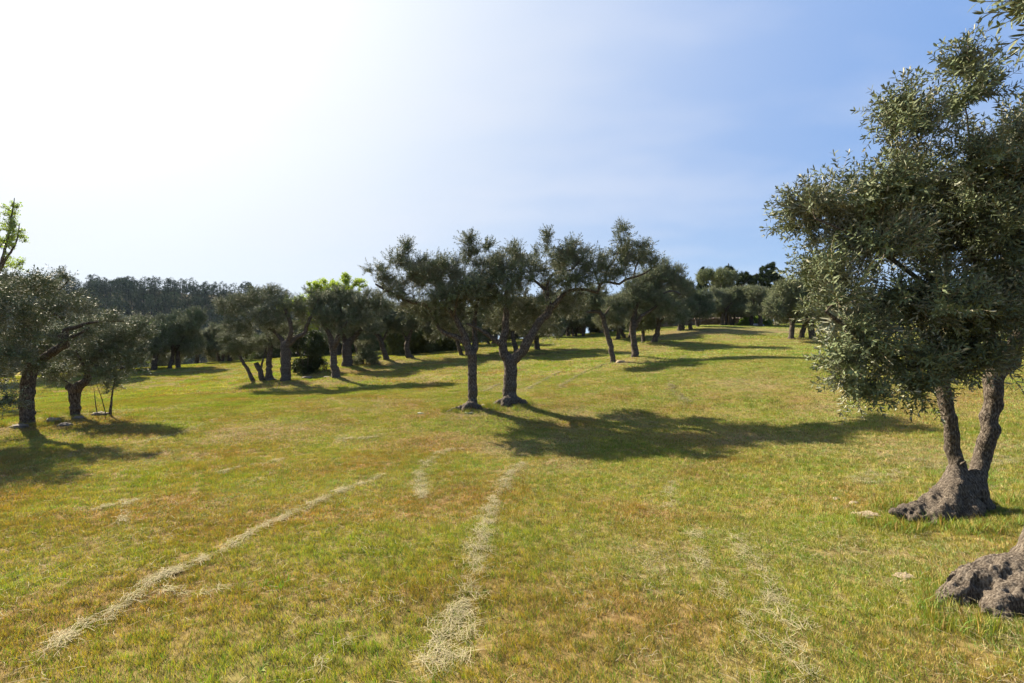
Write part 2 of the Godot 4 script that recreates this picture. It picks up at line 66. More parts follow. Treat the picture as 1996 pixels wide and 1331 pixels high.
	"limbs": [[[0, 0, 0, 0.17], [-0.021, 0.12, 0, 0.13], [-0.073, 0.442, 0, 0.062], [-0.145, 0.753, 0, 0.056], [-0.197, 1.065, 0, 0.056], [-0.229, 1.273, 0, 0.06], [-0.249, 1.481, 0, 0.046], [-0.389, 1.79, 0.1, 0.037], [-0.373, 2.197, 0.1, 0.03], [-0.626, 2.535, 0.2, 0.023], [-0.817, 2.858, 0.3, 0.017], [-1.012, 3.199, 0.3, 0.009]], [[-0.234, 1.299, 0, 0.049], [-0.543, 1.527, 0.15, 0.042], [-0.866, 1.599, 0.3, 0.039], [-1.185, 1.629, 0.4, 0.032], [-1.494, 1.779, 0.5, 0.021], [-1.727, 1.966, 0.5, 0.012]], [[0.005, 0.017, 0.05, 0.16], [0.046, 0.197, 0.05, 0.096], [0.166, 0.442, 0, 0.068], [0.234, 0.805, 0, 0.067], [0.286, 1.169, 0, 0.07], [0.338, 1.403, 0, 0.077], [0.426, 1.481, 0, 0.077], [0.488, 1.647, 0, 0.06], [0.572, 1.793, 0, 0.056], [0.727, 2.001, 0, 0.049], [0.883, 2.312, 0, 0.035], [0.987, 2.832, 0, 0.021]], [[0.338, 1.419, 0, 0.063], [0.161, 1.79, 0.1, 0.046], [-0.062, 2.136, 0.2, 0.035], [-0.135, 2.575, 0.25, 0.026], [-0.281, 3.053, 0.3, 0.018], [-0.232, 3.492, 0.3, 0.011], [-0.271, 3.931, 0.3, 0.005]], [[0.442, 1.481, 0, 0.07], [0.488, 1.533, 0, 0.07]], [[-0.399, 2.197, 0.1, 0.025], [-0.964, 2.467, 0.3, 0.019], [-1.424, 2.689, 0.4, 0.014], [-1.758, 2.832, 0.4, 0.009]], [[0.572, 1.793, 0, 0.035], [0.207, 2.37, 0.3, 0.028], [-0.071, 2.899, 0.5, 0.021], [-0.094, 3.459, 0.5, 0.014]], [[-0.07, 0.059, 0.02, 0.15], [-0.278, 0.084, 0.05, 0.125], [-0.501, 0.049, 0.1, 0.09], [-0.72, 0.036, 0.15, 0.06], [-0.859, 0.026, 0.18, 0.04]], [[-0.266, 0.051, 0.15, 0.15], [-0.456, -0.004, 0.25, 0.11], [-0.63, -0.023, 0.32, 0.07]], [[-0.091, 0.369, 0.02, 0.085], [-0.201, 0.207, 0.05, 0.1], [-0.389, 0.1, 0.1, 0.1], [-0.602, 0.029, 0.16, 0.075], [-0.811, 0, 0.22, 0.05]], [[-0.097, 0.303, 0.06, 0.08], [-0.27, 0.155, 0.16, 0.1], [-0.45, 0.054, 0.26, 0.085], [-0.598, 0.004, 0.34, 0.05]], [[-0.034, 0.283, 0.08, 0.08], [-0.157, 0.118, 0.2, 0.1], [-0.28, 0.011, 0.32, 0.07]], [[-0.383, 0.047, 0.14, 0.1], [-0.603, 0.01, 0.22, 0.07], [-0.776, -0.008, 0.28, 0.04]], [[-0.115, 0.051, 0.15, 0.14], [-0.262, -0.018, 0.28, 0.1], [-0.375, -0.047, 0.36, 0.06]], [[0.053, 0.027, 0.08, 0.13], [0.041, -0.025, 0.15, 0.09], [0.022, -0.067, 0.2, 0.05]], [[0.178, 0.036, -0.05, 0.12], [0.381, 0.003, -0.15, 0.08]], [[-0.114, 0.416, 0, 0.035], [-0.082, 0.534, 0.06, 0.018], [-0.083, 0.502, 0.1, 0.008]]],
	"lobes": [[-1.559, 2.884, 0.1, 0.226, 0.236, 0.5, 9], [-1.112, 3.113, 0.1, 0.328, 0.297, 0.6, 21], [-0.954, 3.516, 0.3, 0.202, 0.202, 0.45, 6], [-0.161, 3.014, -0.3, 0.479, 0.479, 0.7, 57], [-0.251, 3.907, 0.3, 0.124, 0.241, 0.4, 5], [-0.281, 4.297, 0.3, 0.029, 0.044, 0.12, 5], [-0.016, 3.309, 0.4, 0.272, 0.353, 0.5, 17], [-0.136, 2.689, 0.4, 0.377, 0.425, 0.6, 34], [-1.403, 2.272, 0.3, 0.271, 0.29, 0.55, 15], [-1.281, 1.782, 0.4, 0.329, 0.186, 0.45, 10], [-0.841, 2.059, 0.5, 0.39, 0.297, 0.5, 20], [-1.421, 1.252, 0.45, 0.145, 0.047, 0.25, 5], [-0.947, 1.362, 0.4, 0.196, 0.1, 0.35, 5], [-0.374, 1.966, 0.5, 0.311, 0.227, 0.45, 11], [0.721, 2.859, 0.1, 0.358, 0.664, 0.7, 59], [0.203, 3.737, 0.35, 0.199, 0.218, 0.4, 6], [1.039, 2.208, 0, 0.264, 0.368, 0.6, 20], [-1.553, 1.545, 0.45, 0.117, 0.059, 0.25, 5], [-0.517, 1.543, 0.4, 0.139, 0.077, 0.3, 5], [-1.752, 2.998, 0.15, 0.068, 0.059, 0.2, 5], [-0.915, 3.882, 0.3, 0.035, 0.035, 0.15, 5], [-0.138, 1.497, 0.45, 0.108, 0.108, 0.3, 5], [-0.617, 1.494, 0.35, 0.209, 0.141, 0.35, 5], [-1.034, 1.545, 0.45, 0.23, 0.108, 0.4, 5], [-0.326, 1.543, 0.4, 0.167, 0.11, 0.35, 5], [-1.138, 2.593, 0.4, 0.282, 0.186, 0.5, 9], [-0.427, 3.297, 0.3, 0.241, 0.241, 0.5, 10], [-0.094, 2.152, 0.5, 0.227, 0.273, 0.5, 11]]},
	{"at": [3.3, 0, -3.05], "label": "broad grey gnarled olive trunk foot cut off by the bottom right edge", "twigs": 16, "extra": {"net": 0.016, "near": 1, "gnarl": 0.026},
	"limbs": [[[0.1, -0.1, 0, 0.26], [0.13, 0.15, 0, 0.23], [0.23, 0.42, -0.02, 0.19], [0.36, 0.75, -0.05, 0.17], [0.55, 1.3, -0.1, 0.15], [0.65, 2.2, -0.05, 0.12], [0.8, 2.9, 0.15, 0.07]], [[0.12, 0.16, 0, 0.2], [-0.1, 0.14, -0.07, 0.15], [-0.28, 0.09, -0.11, 0.115], [-0.4, 0.02, -0.12, 0.09], [-0.5, -0.03, -0.13, 0.06]], [[0.1, 0.1, 0.1, 0.2], [-0.1, 0.06, 0.19, 0.15], [-0.24, -0.02, 0.27, 0.11]], [[0.1, 0.15, 0.07, 0.16], [-0.18, 0.1, 0.07, 0.12], [-0.35, 0.02, 0.08, 0.09]], [[0.16, 0.05, 0.15, 0.2], [0.06, -0.02, 0.39, 0.13]], [[0.65, 2.2, -0.05, 0.08], [0.3, 2.8, 0.35, 0.04], [-0.2, 3.2, 0.6, 0.014], [-0.45, 3.28, 0.67, 0.006]]],
	"lobes": [[-0.64, 3.3, 0.67, 0.13, 0.06, 0.08, 6], [1, 3.1, 0.15, 0.6, 0.5, 0.6, 14], [1.4, 3.5, -0.25, 0.6, 0.5, 0.6, 14], [0.8, 3.6, 0.75, 0.5, 0.4, 0.5, 12]]},
]
const FAR_TREES := [
	[-25.907, -35, 4, 4.2, 0, "olive with a slanting trunk left of the dark rounded olive"],
	[-25.147, -35.5, 4.9, 3.6, 1, "dark rounded olive, left trunk of the close far pair"],
	[-24.853, -36, 5, 3.6, 2, "dark rounded olive, right trunk of the close far pair"],
	[-29.624, -37, 4.4, 5, 3, "pale far olive half hidden behind the sawn-off trunk's crown"],
	[-25.298, -42, 3.7, 4.2, 3, "pale low olive, left of the two before the grey scrub"],
	[-24.788, -42.5, 3.9, 3.8, 0, "pale low olive, right of the two before the grey scrub"],
	[-28.626, -33, 4.2, 5, 1, "olive crown showing above the bent sawn-off trunk"],
	[-29.849, -31, 4.6, 5, 2, "olive crown seen through the limbs at the left edge"],
	[-2.959, -30, 3.6, 3.8, 3, "far olive with a short trunk just left of the central pair's trunks"],
	[0.318, -30, 4.4, 4.2, 1, "thick-trunked olive showing between the central pair's limbs"],
	[0.888, -31, 4, 3.6, 0, "olive behind the forked central trunk"],
	[1.611, -31, 4.2, 4, 2, "olive with a thin upright trunk right of the forked central trunk"],
	[-1.696, -39, 3.6, 4.2, 3, "small far olive between the two central trunks"],
	[4.087, -41, 3.8, 4.2, 0, "far olive at the field's top, first of the row right of the central pair"],
	[4.797, -41.5, 3.6, 3.8, 2, "far olive at the field's top, second of the row right of the central pair"],
	[5.348, -41, 3.4, 3.6, 3, "far olive at the field's top, third of the row right of the central pair"],
	[5.97, -40.5, 3.6, 3.8, 1, "far olive at the field's top, fourth of the row right of the central pair"],
	[8.072, -44, 3.6, 4, 0, "far olive glimpsed left of the slender leaning trunk"],
	[7.463, -34, 3.5, 3.4, 2, "thin far olive just left of the mound tree's trunk"],
	[8.314, -35, 3.8, 3.8, 3, "far olive touching the mound tree's trunk"],
	[8.665, -29.5, 4, 4.2, 1, "olive with a leaning trunk on a low mound, right of the mound tree"],
	[8.144, -30, 3.4, 2.4, 2, "thin-stemmed olive beside the leaning one on its low mound"],
	[12.445, -36, 3.7, 3.2, 0, "olive leaning left, first of three at the upper field"],
	[12.889, -36.5, 3.8, 3, 2, "upright olive, middle of three at the upper field"],
	[13.323, -36, 4, 3.8, 1, "olive leaning right, last of three at the upper field"],
	[15.355, -40, 3.2, 3, 3, "small brownish olive before the wall, right of the three"],
	[19.084, -44, 3.9, 3.6, 0, "far olive before the wall, left of a close pair"],
	[19.631, -44.5, 3.8, 3.2, 2, "far olive before the wall, right of a close pair"],
	[20.064, -44, 3.9, 3.6, 3, "far olive before the wall, just right of the close pair"],
	[21.295, -43, 4, 4.4, 1, "far olive beside the bright vegetable patch"],
	[21.601, -42, 4.2, 4, 0, "far olive with a white bundle behind its trunk"],
	[24.576, -45, 4.2, 4.2, 2, "far olive behind the vegetable patch, next to the three dark trunks"],
	[16.153, -28, 4.1, 3.4, 0, "olive, left of the three dark trunks beside the big leafy tree"],
	[16.896, -28.3, 4.4, 3.6, 1, "olive, middle of the three dark trunks beside the big leafy tree"],
	[17.4, -28, 4.6, 4, 2, "olive, nearest the big leafy tree of the three dark trunks"],
	[15.945, -14.5, 4.4, 4.4, 1, "olive off the right edge casting shade on the grass"],
	[24.433, -20, 4.6, 4.6, 3, "olive standing beyond the right edge"],
]
# hay: label, half width, thickness, points x, z
const HAY := [
	["long straight hay windrow running diagonally across the left grass", 0.075, 0.9, [[-2.61, -2.624], [-2.631, -2.926], [-2.6, -3.193], [-2.592, -3.452], [-2.593, -3.661], [-2.508, -3.955], [-2.459, -4.656], [-2.379, -5.638], [-2.106, -6.665], [-1.906, -7.188]]],
	["short hooked hay streak at the bend of the long diagonal windrow", 0.07, 0.9, [[-2.668, -3.514], [-2.722, -3.678], [-2.629, -3.739]]],
	["thin hay streak branching right off the long diagonal windrow", 0.07, 0.5, [[-2.461, -3.475], [-2.226, -3.452], [-1.991, -3.49]]],
	["broad pale hay windrow leading from the bottom centre toward the central trees", 0.12, 0.9, [[-0.427, -2.517], [-0.408, -2.787], [-0.379, -3.032], [-0.296, -3.359], [-0.307, -3.812], [-0.332, -4.284], [-0.293, -5.218], [-0.215, -6.148], [-0.062, -7.257], [0.211, -8.286]]],
	["looping hay tangle beside the broad central windrow at the bottom", 0.08, 0.45, [[-0.314, -3.187], [-0.267, -3.032], [-0.31, -2.838], [-0.307, -2.558]]],
	["short curved hay streak left of the broad central windrow's top", 0.13, 0.7, [[-1.166, -6.108], [-1.357, -7.188], [-1.45, -8.041], [-1.371, -8.732], [-1.116, -9.31]]],
	["thin hay line running to the bottom right from mid grass", 0.06, 0.65, [[1.488, -2.497], [1.465, -2.698], [1.465, -2.926], [1.479, -3.229], [1.531, -3.682], [1.628, -4.218], [1.755, -4.637]]],
	["loose hay streak beside the dark cut clump at lower right", 0.1, 0.55, [[1.616, -2.491], [1.644, -2.758], [1.675, -3.084], [1.905, -3.727], [2.112, -4.506]]],
	["small pale hay streak alone in the left grass", 0.1, 0.75, [[-4.263, -7.016], [-4.188, -7.341], [-4.064, -7.544], [-3.844, -8.054]]],
	["hay scrap shaped like a T on the left slope", 0.1, 0.6, [[-4.556, -5.284], [-4.598, -5.538], [-4.488, -5.75]]],
	["short upright hay scrap under the T-shaped one", 0.06, 0.5, [[-3.917, -4.847], [-4.221, -5.252], [-4.612, -5.784]]],
	["faint hay line along the upper left slope", 0.08, 0.3, [[-7.064, -8.788], [-6.964, -9.408], [-6.784, -9.872], [-7.063, -11.137], [-7.232, -12.007]]],
	["short hay streak near the shadow's lower edge right of centre", 0.09, 0.7, [[1.8, -5.53], [2.044, -6.258], [2.295, -6.937]]],
	["hay clump near the bottom edge left of centre", 0.09, 0.5, [[-1.089, -2.567], [-1.031, -2.714], [-0.924, -2.828]]],
	["pale hay patch on the worn ground left of the central trees", 0.16, 0.6, [[-3.604, -9.908], [-3.182, -10.069], [-2.777, -10.349]]],
	["curving hay line on the slope right of the central trees", 0.14, 1.7, [[4.636, -12.6], [4.647, -13.4], [4.698, -14.2], [4.997, -15.2]]],
	["short far hay line below the low mound", 0.18, 1.6, [[7.174, -20.5], [8.398, -23.5]]],
	["long hay line climbing between the central pair and the mound", 0.12, 1.7, [[1.561, -16], [2.078, -17.5], [2.936, -19.5], [4.164, -21]]],
	["straight far hay line right behind the forked central trunk", 0.11, 1.7, [[0.519, -16.3], [1.197, -18.2], [2.043, -20.5]]],
	["short far hay line seen between the two central trunks", 0.11, 1.6, [[-0.98, -16.5], [-0.439, -18]]],
	["loose hay strewn behind the big leafy tree's trunks", 0.5, 0.35, [[4.248, -6.24], [5.381, -6.659], [6.157, -6.814], [6.849, -6.511]]],
]
# stones: x, z, width, height, tone, label
const STONES := [
	[3.602, -4.909, 0.239, 0.083, 0, "flat pale stone beside the gnarled double trunk"],
	[3.783, -5.34, 0.091, 0.051, 0, "small pale stone just above the flat one"],
	[3.759, -5.592, 0.095, 0.042, 0, "small pale stone farthest left of the three by the double trunk"],
	[2.902, -3.563, 0.144, 0.034, 0, "long narrow pale stone half sunk in grass at lower right"],
	[-2.415, -12.795, 0.19, 0.054, 1, "small brown stone left of the central pair's roots"],
	[-0.74, -13.168, 0.279, 0.056, 0, "pale flat stone between the central pair's roots"],
	[-1.088, -12.359, 0.21, 0.052, 1, "pale stone in front of the left central root"],
	[-10.25, -10.8, 0.298, 0.172, 2, "dark jagged stone between the two left trunks"],
	[-9.687, -10.5, 0.223, 0.134, 2, "dark rounded stone before the two left trunks"],
	[-10.191, -11.4, 0.218, 0.121, 2, "dark flat stone at the bent left trunk's foot"],
	[-10.048, -11.8, 0.275, 0.138, 2, "dark stone by the sapling"],
	[-10.384, -10.2, 0.303, 0.119, 2, "dark low stone at the straight left trunk's foot"],
	[-8.656, -22.8, 0.387, 0.169, 2, "dark stone on the worn mound behind"],
	[-9.918, -23.5, 0.449, 0.199, 2, "dark stone under the dark bush"],
	[4.631, -20.6, 0.393, 0.197, 0, "grey stone between the slender leaning trunk and the mound tree"],
]

# ------------------------------------------------------------------ small helpers

class Shape:
	var v := PackedVector3Array()
	var n := PackedVector3Array()
	var c := PackedColorArray()
	var i := PackedInt32Array()
	func tri(a: Vector3, b: Vector3, d: Vector3, normal: Vector3, col: Color) -> void:
		var k := v.size()
		v.append(a); v.append(b); v.append(d)
		n.append(normal); n.append(normal); n.append(normal)
		c.append(col); c.append(col); c.append(col)
		i.append(k)
		if (b - a).cross(d - a).dot(normal) > 0.0:
			i.append(k + 2); i.append(k + 1)
		else:
			i.append(k + 1); i.append(k + 2)
	func mesh(material: Material) -> ArrayMesh:
		var a := []
		a.resize(Mesh.ARRAY_MAX)
		a[Mesh.ARRAY_VERTEX] = v
		a[Mesh.ARRAY_NORMAL] = n
		a[Mesh.ARRAY_COLOR] = c
		a[Mesh.ARRAY_INDEX] = i
		var m := ArrayMesh.new()
		m.add_surface_from_arrays(Mesh.PRIMITIVE_TRIANGLES, a)
		m.surface_set_material(0, material)
		return m
	func smooth() -> void:
		n.resize(v.size())
		n.fill(Vector3.ZERO)
		for t in range(0, i.size(), 3):
			var f := (v[i[t + 2]] - v[i[t]]).cross(v[i[t + 1]] - v[i[t]])
			n[i[t]] += f; n[i[t + 1]] += f; n[i[t + 2]] += f
		for k in n.size():
			n[k] = n[k].normalized()

class Copies_list:
	var b := PackedFloat32Array()
	func add(t: Transform3D, col: Color) -> void:
		var x := t.basis.x
		var y := t.basis.y
		var z := t.basis.z
		var o := t.origin
		b.append_array(PackedFloat32Array([x.x, y.x, z.x, o.x, x.y, y.y, z.y, o.y, x.z, y.z, z.z, o.z, col.r, col.g, col.b, 1.0]))
	func multi(m: Mesh) -> MultiMeshInstance3D:
		var mm := MultiMesh.new()
		mm.transform_format = MultiMesh.TRANSFORM_3D
		mm.use_colors = true
		mm.mesh = m
		mm.instance_count = b.size() / 16
		mm.buffer = b
		var o := MultiMeshInstance3D.new()
		o.multimesh = mm
		return o

func numbered(called: String) -> String:
	names[called] = names.get(called, -1) + 1
	return called if names[called] == 0 else "%s_%03d" % [called, names[called]]

func put(o: Node3D, called: String, label := "", category := "", group := "", kind := "") -> Node3D:
	o.name = numbered(called)
	add_child(o)
	if label: o.set_meta("label", label)
	if category: o.set_meta("category", category)
	if group: o.set_meta("group", group)
	if kind: o.set_meta("kind", kind)
	return o

func part(parent: Node3D, called: String, m: Mesh) -> MeshInstance3D:
	var o := MeshInstance3D.new()
	o.name = called
	o.mesh = m
	parent.add_child(o, true)
	return o

func any_way() -> Vector3:
	var a := rng.randf() * TAU
	var y := rng.randf_range(-1.0, 1.0)
	var r := sqrt(1.0 - y * y)
	return Vector3(r * cos(a), y, r * sin(a))

func frame_along(d: Vector3, roll: float, size: float) -> Basis:
	var y := d.normalized()
	var x := y.cross(Vector3(0.3, 0.1, 1.0) if absf(y.y) > 0.9 else Vector3.UP).normalized()
	x = x.rotated(y, roll)
	return Basis(x * size, y * size, x.cross(y) * size)

func ell(a: float, b: float, x: float) -> float:
	var t := clampf((x - a) / (b - a), 0.0, 1.0)
	return t * t * (3.0 - 2.0 * t)

func plain(colour: Color, roughness: float, through := Color.BLACK, specular := 0.5) -> StandardMaterial3D:
	var m := StandardMaterial3D.new()
	m.albedo_color = colour
	m.roughness = roughness
	m.metallic_specular = specular
	m.vertex_color_use_as_albedo = true
	m.cull_mode = BaseMaterial3D.CULL_DISABLED
	if through != Color.BLACK:
		m.backlight_enabled = true
		m.backlight = through
	return m

# ------------------------------------------------------------------ terrain

func mound(x: float, z: float) -> float:
	var h := 0.0
	for m in mounds:
		var d: float = Vector2(x - m[0], z - m[1]).length_squared() / (m[2] * m[2])
		if d < 6.0:
			h = maxf(h, m[3] * exp(-d))
	return h

func bend(r2: float) -> float:
	return 0.0 if r2 < 1e-9 else 0.5 * r2 * log(r2)

func make_terrain() -> void:
	var n := CONTROL.size()
	var m := n + 3
	var a := []
	for r in m:
		var row := PackedFloat64Array()
		row.resize(m + 1)
		a.append(row)
	for r in n:
		var p: Array = CONTROL[r]
		for k in n:
			var q: Array = CONTROL[k]
			a[r][k] = bend((p[0] - q[0]) ** 2 + (p[1] - q[1]) ** 2) + (14.0 if r == k else 0.0)
		a[r][n] = 1.0; a[r][n + 1] = p[0]; a[r][n + 2] = p[1]
		a[n][r] = 1.0; a[n + 1][r] = p[0]; a[n + 2][r] = p[1]
		a[r][m] = p[2] - mound(p[0], p[1])
	for k in m:
		var best := k
		for r in range(k, m):
			if absf(a[r][k]) > absf(a[best][k]): best = r
		var swap: PackedFloat64Array = a[k]
		a[k] = a[best]; a[best] = swap
		var pivot: PackedFloat64Array = a[k]
		for r in m:
			if r == k: continue
			var f: float = a[r][k] / pivot[k]
			if f == 0.0: continue
			var row: PackedFloat64Array = a[r]
			for t in range(k, m + 1):
				row[t] -= f * pivot[t]
			a[r] = row
	var w := PackedFloat64Array()
	for k in m: w.append(a[k][m] / a[k][k])
	# one value a metre, then smoothly between
	var cx := 95
	var cz := 77
	var coarse := PackedFloat32Array()
	for j in cz:
		for i in cx:
			var x := X0 - 1.0 + i
			var z := Z0 - 1.0 + j
			var h: float = w[n] + w[n + 1] * x + w[n + 2] * z
			for k in n:
				h += w[k] * bend((x - CONTROL[k][0]) ** 2 + (z - CONTROL[k][1]) ** 2)
			coarse.append(h)
	height.resize(NX * NZ)
	for j in NZ:
		var fz := j * STEP + 1.0
		var jz := mini(int(fz), cz - 3)
		for i in NX:
			var fx := i * STEP + 1.0
			var ix := mini(int(fx), cx - 3)
			var t := fx - ix
			var rows := []
			for r in 4:
				var at := (jz - 1 + r) * cx + ix
				rows.append(cubic_interpolate(coarse[at], coarse[at + 1], coarse[at - 1], coarse[at + 2], t))
			var h: float = cubic_interpolate(rows[1], rows[2], rows[0], rows[3], fz - jz)
			var x := X0 + i * STEP
			var z := Z0 + j * STEP
			height[j * NX + i] = h + mound(x, z) + 0.035 * rough.get_noise_2d(x * 1.3, z * 1.3) + 0.03 * broad.get_noise_2d(x * 2.0, z * 2.0)

func on_grid(x: float, z: float) -> float:
	var fx := clampf((x - X0) / STEP, 0.0, NX - 1.001)
	var fz := clampf((z - Z0) / STEP, 0.0, NZ - 1.001)
	var i := int(fx)
	var j := int(fz)
	var s := fx - i
	var t := fz - j
	var k := j * NX + i
	return lerpf(lerpf(height[k], height[k + 1], s), lerpf(height[k + NX], height[k + NX + 1], s), t)

func ground_at(x: float, z: float) -> float:
	var d := Vector2(x - clampf(x, X0, -X0), z - clampf(z, Z0, 10.0)).length()
	var h := on_grid(x, z)
	if d <= 0.0: return h
	var far := -9.0 if x < -20.0 else lerpf(-9.0, -1.0, clampf((x + 20.0) / 60.0, 0.0, 1.0))
	return lerpf(h, far, 1.0 - exp(-d / 55.0))

# what grows where: x green, y reddish, z pale straw
func sward(x: float, z: float) -> Vector3:
	var u := x * 0.75 + z * 0.66
	var w := -x * 0.66 + z * 0.75
	var stripes := broad.get_noise_2d(u * 1.5, w * 7.0)
	var patch := broad.get_noise_2d(x * 3.2 + 50.0, z * 3.2)
	var small := fine.get_noise_2d(x * 5.0, z * 5.0)
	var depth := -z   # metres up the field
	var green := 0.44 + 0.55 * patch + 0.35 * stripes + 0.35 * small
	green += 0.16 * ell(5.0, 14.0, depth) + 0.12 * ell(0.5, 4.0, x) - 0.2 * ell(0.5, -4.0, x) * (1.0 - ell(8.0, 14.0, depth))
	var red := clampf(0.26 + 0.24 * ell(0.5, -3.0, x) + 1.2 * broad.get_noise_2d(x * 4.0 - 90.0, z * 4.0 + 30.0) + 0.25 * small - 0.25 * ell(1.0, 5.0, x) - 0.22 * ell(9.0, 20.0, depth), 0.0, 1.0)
	var pale := ell(0.1, 0.55, broad.get_noise_2d(x * 2.6 + 200.0, z * 2.6) + 0.4 * small) * 0.58
	pale = maxf(pale, ell(3.2, 1.0, absf(depth - 35.0 - 2.0 * patch) - 1.0) * ell(6.0, 12.0, x) * 0.9)
	pale += clampf(mound(x, z) * 3.0, 0.0, 0.45) * (0.4 + small)
	return Vector3(clampf(green, 0.0, 1.0), red, clampf(pale, 0.0, 1.0))

func sward_colour(s: Vector3) -> Color:
	var c := Color(0.46, 0.37, 0.11).lerp(Color(0.31, 0.315, 0.055), s.x)
	c = c.lerp(Color(0.4, 0.205, 0.075), s.y * 0.7)
	return c.lerp(Color(0.46, 0.37, 0.2), s.z * 0.75)

func build_ground() -> void:
	var xs := lines(14.0, 14.0, 800.0, 600.0)
	var zs := lines(22.0, 8.0, 800.0, 200.0)
	var s := Shape.new()
	for z in zs:
		for x in xs:
			s.v.append(Vector3(x, ground_at(x, z), z))
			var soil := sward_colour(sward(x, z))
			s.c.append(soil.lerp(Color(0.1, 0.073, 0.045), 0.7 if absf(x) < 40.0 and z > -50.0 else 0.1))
	var w := xs.size()
	for j in zs.size() - 1:
		for i in w - 1:
			var k := j * w + i
			s.i.append_array(PackedInt32Array([k, k + 1, k + w, k + 1, k + w + 1, k + w]))
	s.smooth()
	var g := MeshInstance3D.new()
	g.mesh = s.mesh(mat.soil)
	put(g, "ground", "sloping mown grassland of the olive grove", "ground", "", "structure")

func lines(back: float, ahead: float, far_back: float, far_ahead: float) -> PackedFloat32Array:
	var a := PackedFloat32Array()
	var p := -back
	var st := STEP
	var down := []
	while p > -far_back:
		st *= 1.055
		p -= st
		down.append(p)
	down.reverse()
	for q in down: a.append(q)
	p = -back
	while p <= ahead + 1e-4:
		a.append(p)
		p += STEP
	p = ahead
	st = STEP
	while p < far_ahead:
		st *= 1.055
		p += st
		a.append(p)
	return a

# ------------------------------------------------------------------ leaves and twigs

func leaf(s: Shape, p: Vector3, d: Vector3, up: Vector3, length: float, width: float, top: Color, under: Color, full: bool, both := true) -> void:
	var side := d.cross(up).normalized()
	up = side.cross(d).normalized()
	var tip := p + d * length - up * length * 0.08
	for face in (2 if both else 1):
		var nn := up if face == 0 else -up
		var off := Vector3.ZERO if face == 0 else -up * 0.0007
		var col := top if face == 0 else under
		if full:
			var a := p + d * length * 0.3 + side * width * 0.45 + up * width * 0.1 + off
			var b := p + d * length * 0.3 - side * width * 0.45 + up * width * 0.1 + off
			var e := p + d * length * 0.7 + side * width * 0.4 + up * width * 0.06 - up * length * 0.03 + off
			var f := p + d * length * 0.7 - side * width * 0.4 + up * width * 0.06 - up * length * 0.03 + off
			s.tri(p + off, a, b, nn, col)
			s.tri(a, e, b, (nn - side * 0.15).normalized(), col)
			s.tri(b, e, f, (nn + side * 0.15).normalized(), col)
			s.tri(e, tip + off, f, nn, col)
		else:
			var m1 := p + d * length * 0.45 + side * width * 0.5 + off
			var m2 := p + d * length * 0.45 - side * width * 0.5 + off
			s.tri(p + off, m1, m2, nn, col)
			s.tri(m1, tip + off, m2, nn, col)

func vary(c: Color, k: float) -> Color:
	var f := rng.randf_range(1.0 - k, 1.0 + k)
	var g := rng.randf_range(-k, k) * 0.25
	return Color(c.r * f * (1.0 + g), c.g * f, c.b * f * (1.0 - g))

func olive_twig(length: float, pairs: int, leaf_l: float, leaf_w: float, full: bool, material: Material) -> ArrayMesh:
	var s := Shape.new()
	var bend_x := rng.randf_range(-0.25, 0.25)
	var bend_z := rng.randf_range(-0.25, 0.25)
	var last := Vector3.ZERO
	for k in pairs:
		var t := (k + 0.6) / pairs
		var p := Vector3(bend_x * t * t, t, bend_z * t * t) * length
		var d := Vector3(bend_x * 2.0 * t, 1.0, bend_z * 2.0 * t).normalized()
		var q := Vector3(0.0022, 0, 0)
		s.tri(last - q, p - q * 0.7, last + q, Vector3.BACK, Color(0.2, 0.17, 0.11))
		s.tri(last + q, p - q * 0.7, p + q * 0.7, Vector3.BACK, Color(0.2, 0.17, 0.11))
		last = p
		var turn := k * PI / 2.0 + rng.randf_range(-0.5, 0.5)
		for e in 2:
			if rng.randf() < 0.08: continue
			var out := Vector3(cos(turn + e * PI), 0, sin(turn + e * PI))
			var lean := rng.randf_range(0.35, 1.0)
			var ld := (d * lean + out).normalized()
			var lu := (d - out * 0.6 * lean + any_way() * 0.45).normalized()
			leaf(s, p, ld, lu, leaf_l * rng.randf_range(0.7, 1.15) * (1.0 - 0.3 * t * t), leaf_w * rng.randf_range(0.8, 1.15), vary(Color(0.112, 0.138, 0.066), 0.3), vary(Color(0.29, 0.305, 0.225), 0.2), full)
	for e in 2:
		leaf(s, last, (Vector3.UP + any_way() * 0.35).normalized(), any_way(), leaf_l * 0.7, leaf_w * 0.8, vary(Color(0.14, 0.16, 0.07), 0.25), vary(Color(0.3, 0.3, 0.21), 0.2), full)
	return s.mesh(material)

func round_twig(length: float, count: int, size: float, colour: Color, material: Material) -> ArrayMesh:
	var s := Shape.new()
	for k in count:
		var t := (k + 0.5) / count
		var p := Vector3(rng.randf_range(-0.3, 0.3) * t, t, rng.randf_range(-0.3, 0.3) * t) * length
		var d := (Vector3.UP * 0.5 + any_way()).normalized()
		leaf(s, p, d, any_way(), size * rng.randf_range(0.7, 1.2), size * 0.55, vary(colour, 0.3), Color.BLACK, false, false)
	return s.mesh(material)

func needle_tuft(size: float, count: int, wide: float, colour: Color, material: Material) -> ArrayMesh:
	var s := Shape.new()
	for k in count:
		var d := (any_way() + Vector3.UP * 0.5).normalized()
		leaf(s, any_way() * size * 0.25, d, any_way(), size * rng.randf_range(0.5, 1.0), size * wide, vary(colour, 0.35), Color.BLACK, false, false)
	return s.mesh(material)

# ------------------------------------------------------------------ trees

